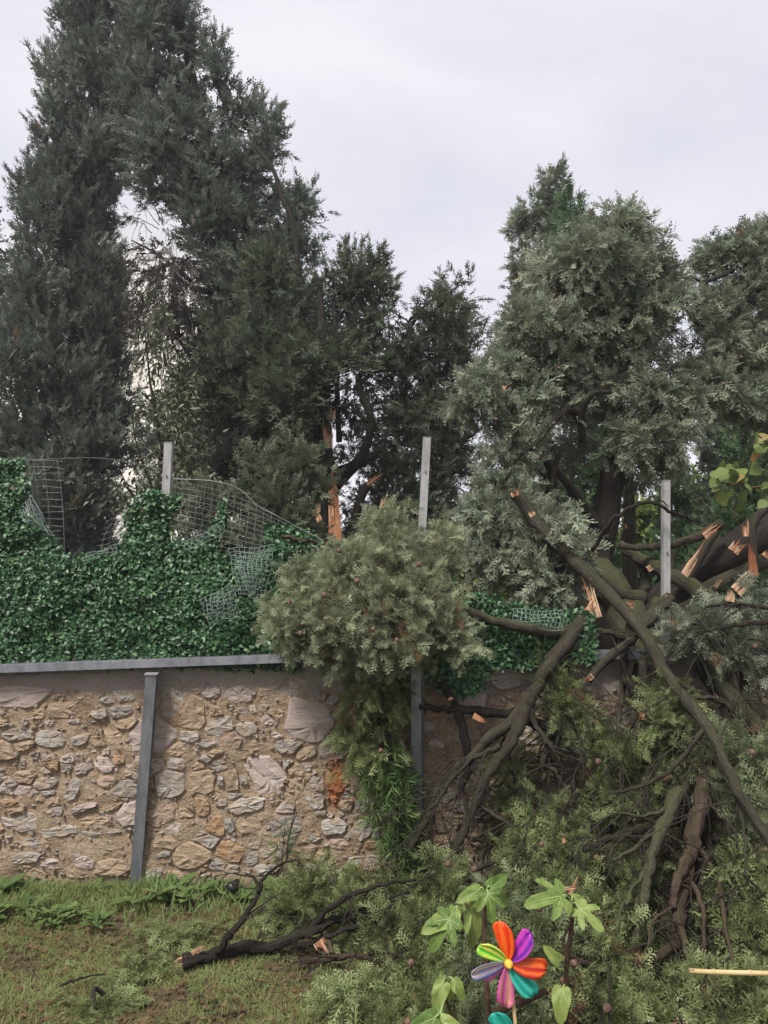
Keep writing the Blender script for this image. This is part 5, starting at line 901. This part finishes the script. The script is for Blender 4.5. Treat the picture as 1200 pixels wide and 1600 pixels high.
foliage('leaves', [(PZ(440, 1390, 0) + (0, 0, .22), np.array([.05, .05, .13]))], 'weed', tw_, 'narrow', 700, .06, 4, .05, outw=.8, bias=(0, 0, .3))
for q in range(14):
    rosette('dandelion', 'small jagged leaved weed among grass left of the leaning steel post', PZ(rng.uniform(-30, 195), rng.uniform(1392, 1450), 0), 7, rng.uniform(.07, .12), DAND, .9, 'small weeds left of the leaning post')
n = 1500; px = np.concatenate([rng.uniform(-200, 200, 1000), rng.uniform(200, 470, 500)]); py = 1385 + np.abs(rng.normal(size=n)) * 22
O = np.array([PZ(a, b_, 0.) for a, b_ in zip(px, py)]); O[:, 1] = np.minimum(O[:, 1], 4.33); O[:, 2] = gz(O[:, 0], O[:, 1])
A = np.stack([rng.normal(size=n) * .5, rng.normal(size=n) * .4 - .15, np.ones(n)], 1); V, T, To = place('blade', O, A, rnd_unit(n) * .4 + (0, -1, .3), rng.uniform(.04, .12, n) * (.35 + .9 * vnoise(O[:, 0], O[:, 1] * 0, 5, 31)), .45 + rng.normal(size=n) * .16)
tag(trimesh('tall_grass', V, T, M['weed'], None, To), 'taller fresh grass along the wall foot', 'grass', kind='stuff')

# small black spotlight
sp = thing('garden_spotlight', 'small black garden spotlight at the foot of the wall', 'spotlight', PZ(366, 1402, 0))
c = PZ(366, 1402, 0); V, F = tube([c - (0, 0, .02), c + (0, 0, .05)], .006, 6); obj('spike', V, F, M['black'], sp)
V, F = tube([c + (.01, .03, .07), c + (0, 0, .062), c + (-.012, -.035, .055), c + (-.016, -.042, .053)], [.016, .024, .03, .033], 12); obj('housing', V, F, M['black'], sp, True)

# ================================================================== LIME TREE TWIG AT THE EDGE
LIMEL = leaf_mesh([(0, .02), (.03, .2), (.12, .36), (.3, .44), (.5, .42), (.7, .3), (.87, .14), (1, .0)], cup=.1, curl=.18)
lt = thing('lime_branch', 'yellowing broad leaved lime twig reaching in from the edge', 'branch', P(1290, 745, 4.3))
limb('stem', [(1300, 735, 4.3), (1230, 750, 4.25), (1180, 762, 4.2), (1135, 755, 4.15)], 6, 3, 'bark_fig', lt, 6)
limb('stem', [(1230, 750, 4.25), (1205, 700, 4.2), (1185, 680, 4.2)], 4, 2, 'bark_fig', lt, 6)
for q in range(84):
    px = rng.uniform(1118, 1260); py = 756 + rng.normal() * 24 - (px - 1122) * .1 if q < 60 else rng.uniform(672, 730)
    if q >= 60: px = rng.uniform(1178, 1260)
    o_ = P(px, py, 4.2 + rng.normal() * .05); V = put_leaf(LIMEL[0], o_, (rng.normal() * .8 - .2, rng.normal() * .4 - .2, -.6), (rng.normal() * .8, -.8, .6 + rng.normal() * .5), .060 * rng.uniform(.6, 1.35))
    obj('leaf', V, LIMEL[1], M['lime_leaf'], lt, True, attr=np.full(len(V), np.clip(.45 + rng.normal() * .22 + (.3 if rng.random() < .08 else 0), 0, 1)))

# ================================================================== FIG SAPLINGS
m, t, b = mat_new('fig_leaf', .5, .35)
n1 = noise(t, 38, 5, .7); oi = N(t, 'ShaderNodeObjectInfo'); ad = N(t, 'ShaderNodeMath', operation='MULTIPLY_ADD'); ad.inputs[1].default_value = .45; t.links.new(oi.outputs['Random'], ad.inputs[0]); t.links.new(n1.outputs['Fac'], ad.inputs[2]); r = ramp(t, [(.4, (.075, .14, .028)), (.7, (.15, .23, .05)), (.95, (.26, .33, .09))]); t.links.new(ad.outputs[0], r.inputs['Fac']); t.links.new(r.outputs['Color'], b.inputs['Base Color']); bump(t, b, n1.outputs['Fac'], .4, .004)
tr = N(t, 'ShaderNodeBsdfTranslucent'); t.links.new(r.outputs['Color'], tr.inputs['Color']); ms = N(t, 'ShaderNodeMixShader'); ms.inputs['Fac'].default_value = .3
t.links.new(b.outputs['BSDF'], ms.inputs[1]); t.links.new(tr.outputs['BSDF'], ms.inputs[2]); t.links.new(ms.outputs['Shader'], t.nodes['Material Output'].inputs['Surface']); M['fig'] = m
m, t, b = mat_new('fig_vein', .5, .3); b.inputs['Base Color'].default_value = (.25, .32, .12, 1); M['vein'] = m
def fig_leaf_mesh(lobed):
    """polar outline of a fig leaf, x along the midrib"""
    if lobed: key = [(0, 1.0), (10, .93), (16, .74), (22, .42), (27, .34), (33, .56), (42, .76), (50, .78), (58, .62), (66, .36), (72, .30), (82, .46), (98, .50), (120, .36), (145, .24), (170, .08)]
    else: key = [(0, 1.0), (12, .86), (26, .60), (44, .46), (70, .36), (100, .32), (130, .25), (155, .16), (172, .06)]
    th = np.array([k_[0] for k_ in key]); rr = np.array([k_[1] for k_ in key]); full_t = np.concatenate([-th[::-1], th[1:]]); full_r = np.concatenate([rr[::-1], rr[1:]])
    tt = np.linspace(-172, 172, 49); r_ = np.interp(tt, full_t, full_r); V = [(0.0, 0, 0)]
    zf = lambda x, y: .22 * abs(y) - .55 * max(x, 0) ** 2 + .05 * math.sin(11 * y + 9 * x) - .35 * abs(y) ** 2
    for f_ in (.5, 1.):
        for a, q in zip(np.radians(tt), r_): x, y = q * f_ * math.cos(a), q * f_ * math.sin(a); V.append((x, y, zf(x, y)))
    n_ = len(tt); F = [(0, 1 + i, 2 + i) for i in range(n_ - 1)] + [(1 + i, 1 + n_ + i, 2 + n_ + i, 2 + i) for i in range(n_ - 1)]; ids = [0] * len(F)
    for a in ((0, 45, -45, 90, -90) if lobed else (0, 35, -35)):
        R_ = .9 * np.interp(a, full_t, full_r); ar = R(a); d_ = np.array([math.cos(ar), math.sin(ar)]); p_ = np.array([-d_[1], d_[0]]); o_ = len(V)
        for s_, w_ in ((0, .016), (.5, .009), (1, .002)):
            for e in (1, -1): x, y = d_ * R_ * s_ + p_ * w_ * e; V.append((x, y, zf(x, y) + .008))
        F += [(o_, o_ + 1, o_ + 3, o_ + 2), (o_ + 2, o_ + 3, o_ + 5, o_ + 4)]; ids += [1, 1]
    return np.array(V, float), F, ids
FIGL, FIGP = fig_leaf_mesh(True), fig_leaf_mesh(False)
def fig(label, stems, leaves):
    base = PZ(*stems[0][0][0], 0) if len(stems[0][0][0]) == 2 else P(*stems[0][0][0]); t_ = thing('fig_sapling', label, 'sapling', base * (1, 1, 0), 'fig saplings in front of the fallen boughs')
    for pts, a, b_ in stems: limb('stem', pts, a, b_, 'bark_fig', t_, 8)
    for (node, lp, tip, nrm, lob) in leaves:
        n_, o_, tp = P(*node), P(*lp), P(*tip); m_ = FIGL if lob else FIGP
        V = put_leaf(m_[0], o_, tp - o_, nrm, np.linalg.norm(tp - o_)); lf = obj('leaf', V, m_[1], [M['fig'], M['vein']], t_, True, mids=m_[2])
        V, F = tube(catmull([n_, (n_ + o_) / 2 + (0, -.005, .012), o_], 4), .0028, 6, 0, False); obj('petiole', V, F, M['vein'], lf, True)
Yf = 2.45
fig('fig sapling with leaf clusters standing in front of the pinwheel', [
    ([(766, 1700, 2.5), (765, 1600, 2.48), (762, 1560, Yf), (757, 1490, Yf), (757, 1430, Yf), (758, 1398, Yf)], 9, 6), ([(764, 1592, 2.48), (790, 1574, 2.42), (825, 1562, 2.38), (852, 1548, 2.35)], 12, 8), ([(764, 1500, Yf), (740, 1475, 2.5), (725, 1440, 2.5), (718, 1425, 2.5)], 6, 4), ([(760, 1506, Yf), (772, 1490, 2.42), (784, 1468, 2.4)], 4, 2), ([(766, 1640, 2.5), (715, 1600, 2.5), (697, 1560, 2.5), (697, 1528, 2.5)], 5, 3)],
  [((757, 1392, Yf), (748, 1392, Yf), (718, 1402, 2.42), (-.1, -.8, .6), 0), ((760, 1392, Yf), (766, 1388, Yf), (793, 1366, 2.46), (.2, -.7, .5), 0), ((760, 1396, Yf), (763, 1397, 2.42), (772, 1440, 2.38), (0, -1, .45), 1), ((758, 1396, Yf), (778, 1394, 2.5), (795, 1412, 2.48), (.2, -.8, .5), 0), ((756, 1398, Yf), (748, 1402, 2.5), (732, 1424, 2.5), (0, -.8, .4), 0),
   ((718, 1424, 2.5), (702, 1434, 2.46), (664, 1448, 2.42), (-.2, -.8, .6), 0), ((718, 1424, 2.5), (702, 1436, 2.45), (674, 1478, 2.4), (-.3, -.9, .3), 1), ((718, 1424, 2.5), (712, 1424, 2.46), (714, 1444, 2.42), (0, -1, .4), 0), ((718, 1426, 2.5), (707, 1438, 2.5), (707, 1474, 2.48), (0, -1, .2), 0), ((722, 1426, 2.5), (736, 1430, 2.46), (752, 1486, 2.44), (.5, -.8, .2), 0), ((718, 1420, 2.5), (708, 1424, 2.5), (702, 1410, 2.52), (-.2, -.8, .4), 0), ((722, 1424, 2.5), (722, 1424, 2.5), (728, 1410, 2.52), (.2, -.8, .3), 0),
   ((697, 1530, 2.5), (692, 1538, 2.48), (676, 1578, 2.45), (-.3, -.9, .2), 0), ((697, 1530, 2.5), (694, 1530, 2.5), (684, 1516, 2.52), (-.5, -.9, .2), 0), ((697, 1530, 2.5), (710, 1534, 2.46), (728, 1562, 2.44), (.3, -.9, .3), 0), ((697, 1532, 2.5), (698, 1540, 2.5), (704, 1578, 2.5), (.3, -.9, .1), 0), ((690, 1590, 2.4), (680, 1590, 2.38), (645, 1602, 2.34), (-.1, -.8, .6), 0), ((690, 1590, 2.4), (690, 1596, 2.38), (720, 1606, 2.34), (.2, -.8, .5), 0), ((697, 1560, 2.45), (688, 1584, 2.4), (680, 1566, 2.42), (-.2, -.8, .4), 0)])
fig('fig sapling with two bright lobed leaves beside the orange splinters', [
    ([(885, 1720, 2.7), (884, 1600, 2.66), (885, 1510, 2.62), (892, 1460, 2.6), (894, 1425, 2.6), (893, 1408, 2.6)], 9, 6), ([(886, 1500, 2.62), (880, 1470, 2.66), (893, 1440, 2.68)], 5, 3)],
  [((892, 1408, 2.6), (877, 1400, 2.56), (836, 1400, 2.5), (-.1, -.75, .7), 1), ((893, 1412, 2.6), (905, 1420, 2.56), (940, 1442, 2.5), (.1, -.8, .6), 1), ((893, 1408, 2.6), (896, 1404, 2.62), (922, 1407, 2.62), (.2, -.6, .7), 0), ((884, 1498, 2.62), (874, 1502, 2.58), (856, 1486, 2.56), (-.2, -.9, .3), 0), ((884, 1540, 2.64), (878, 1548, 2.6), (874, 1598, 2.55), (-.3, -.9, .1), 0), ((892, 1410, 2.6), (880, 1402, 2.58), (874, 1384, 2.6), (-.1, -.8, .4), 0)])

# ================================================================== PINWHEEL
def film(name, c0, c1, sc_=60):
    m, t, b = mat_new(name, .38, .35); a_ = N(t, 'ShaderNodeAttribute', attribute_name='tone'); nz = noise(t, 45, 2, .5)
    ad = N(t, 'ShaderNodeMath', operation='MULTIPLY_ADD'); ad.inputs[1].default_value = .55; t.links.new(nz.outputs['Fac'], ad.inputs[0]); t.links.new(a_.outputs['Fac'], ad.inputs[2])
    r = ramp(t, [(.38, c0), (.72, c1)]); t.links.new(ad.outputs[0], r.inputs['Fac']); t.links.new(r.outputs['Color'], b.inputs['Base Color'])
    tr = N(t, 'ShaderNodeBsdfTranslucent'); t.links.new(r.outputs['Color'], tr.inputs['Color']); ms = N(t, 'ShaderNodeMixShader'); ms.inputs['Fac'].default_value = .25
    t.links.new(b.outputs['BSDF'], ms.inputs[1]); t.links.new(tr.outputs['BSDF'], ms.inputs[2]); t.links.new(ms.outputs['Shader'], t.nodes['Material Output'].inputs['Surface']); return m
FILM = {'red': film('film_red', (.75, .04, .01), (.85, .16, .02), 25), 'violet': film('film_violet', (.12, .015, .30), (.50, .04, .42), 25), 'rust': film('film_rust', (.42, .02, .01), (.68, .12, .02), 25), 'teal': film('film_teal', (.01, .30, .24), (.05, .50, .38), 25), 'pink': film('film_pink', (.72, .10, .40), (.85, .42, .32), 30), 'lilac': film('film_lilac', (.45, .26, .72), (.85, .30, .62), 30), 'lime': film('film_lime', (.78, .72, .10), (.10, .62, .06), 14), 'pearl': film('film_pearl', (.80, .62, .42), (.38, .45, .85), 22)}
YP = 2.32
pw = thing('pinwheel', 'rainbow coloured flower pinwheel on a thin wooden stick', 'pinwheel', P(806, 1640, YP) * (1, 1, 0))
hub = P(794, 1504, YP)
c = catmull([P(796, 1508, YP + .012), P(800, 1545, YP + .012), P(806, 1610, YP + .01), P(812, 1700, YP), P(812, 1700, YP) * (1, 1, 0)], 4); V, F = tube(c, .0052, 8); obj('stick', V, F, M['cane'], pw, True)
def petal(ang, ln, col, tilt=.35, roll=.4, col2=None, o=None, parent=pw, wd=1.0, lean=.25):
    """a sheet petal, folded into radiating flutes, its outer lip leaning to one side"""
    nu, nv = 9, 11; V = []; tn = []
    for i in range(nu):
        u = i / (nu - 1); half = .04 + .235 * math.sin(min(1, u * 1.08) ** .85 * math.pi * .62) * (1 if u < .85 else math.sqrt(max(.02, 1 - ((u - .85) / .15) ** 2 * .9)))
        for j in range(nv):
            v = 2 * j / (nv - 1) - 1; y = v * half * wd + lean * u * u
            V.append((u, y, .03 * u * math.cos(v * 8 + ang) + .24 * abs(v) * half * (1 if v > 0 else .3) + .10 * u * (1 - u) + (.10 * max(0, v - .4) * u))); tn.append(.25 + .25 * math.sin(v * 7 + ang) * .9 + .3 * (v > .1) * .5)
    F = [(i * nv + j, i * nv + j + 1, (i + 1) * nv + j + 1, (i + 1) * nv + j) for i in range(nu - 1) for j in range(nv - 1)]
    V = np.array(V); a = R(ang); d = np.array([math.cos(a), -tilt * .5, math.sin(a)]); nrm = np.array([-math.sin(a) * roll, -1, math.cos(a) * roll])
    V2 = put_leaf(V, (hub if o is None else o) + unit(d) * .006, d, nrm, ln * .84)
    pe = obj('petal', V2, F, FILM[col], parent, True, attr=tn); so = pe.modifiers.new('thickness', 'SOLIDIFY'); so.thickness = .0009
for (ang, ln, c1, c2, roll) in [(88, .125, 'red', 'red', .7), (40, .115, 'violet', 'violet', .7), (-20, .12, 'rust', 'rust', .9), (-62, .125, 'teal', 'teal', .7), (-108, .13, 'pink', 'lilac', .7), (-155, .095, 'lilac', 'lilac', .7), (138, .105, 'lime', 'lime', .4), (184, .12, 'pearl', 'pearl', .6)]:
    petal(ang, ln, c1, .3 if ln > .1 else -.2, roll, c2)
m, t, b = mat_new('hub_yellow', .35, .4); b.inputs['Base Color'].default_value = (.72, .42, .05, 1); M['hub'] = m
V, F = tube([hub + (0, .015, 0), hub - (0, .012, 0), hub - (0, .02, 0)], [.010, .013, .008], 12); obj('hub', V, F, M['hub'], pw, True)
V, F = sphere(hub + (.0, -.024, 0), .007, 8, 6, 0); obj('hub_button', V, F, M['hub'], pw, True)
petal(118, .085, 'teal', .2, .5, 'teal', P(800, 1618, YP + .02), wd=1.5)

# ================================================================== BAMBOO CANE
bc = thing('bamboo_cane', 'pale split bamboo cane lying across the sprays', 'cane', P(1140, 1519, 2.75))
c = catmull([P(1078, 1517, 2.78), P(1120, 1519, 2.76), P(1200, 1521, 2.72), P(1330, 1524, 2.66)], 4); V, F = tube(c, .0085, 8, .04); obj('shaft', V, F, M['cane'], bc, True)
for x in (1115, 1172, 1236): V, F = tube([P(x - 1.5, 1518.6 + (x - 1115) * .026, 2.757 - (x - 1115) * .0004), P(x + 1.5, 1518.8 + (x - 1115) * .026, 2.756 - (x - 1115) * .0004)], .0105, 8); obj('node', V, F, M['cane'], bc, True)
splinter(P(1085, 1517, 2.77), P(1074, 1516, 2.78), .015, bc, name='split_end', n=3, mat='cane')

# ================================================================== HAZE (thin volume added to lift the far shadows, standing in for lens glare)
V, F = box((0, 50, 6.8), (62, 72, 8.2)); hz = obj('haze', V, F, [], None)
tag(hz, 'thin pale haze volume added to lift the shadows of the far trees', 'haze', kind='stuff')
m = bpy.data.materials.new('added_haze'); m.use_nodes = True; t = m.node_tree; t.nodes.clear()
o_ = N(t, 'ShaderNodeOutputMaterial'); pv = N(t, 'ShaderNodeVolumePrincipled'); pv.inputs['Color'].default_value = (.88, .90, .98, 1); pv.inputs['Density'].default_value = .0019; pv.inputs['Anisotropy'].default_value = 0.2
t.links.new(pv.outputs['Volume'], o_.inputs['Volume']); hz.data.materials.append(m)
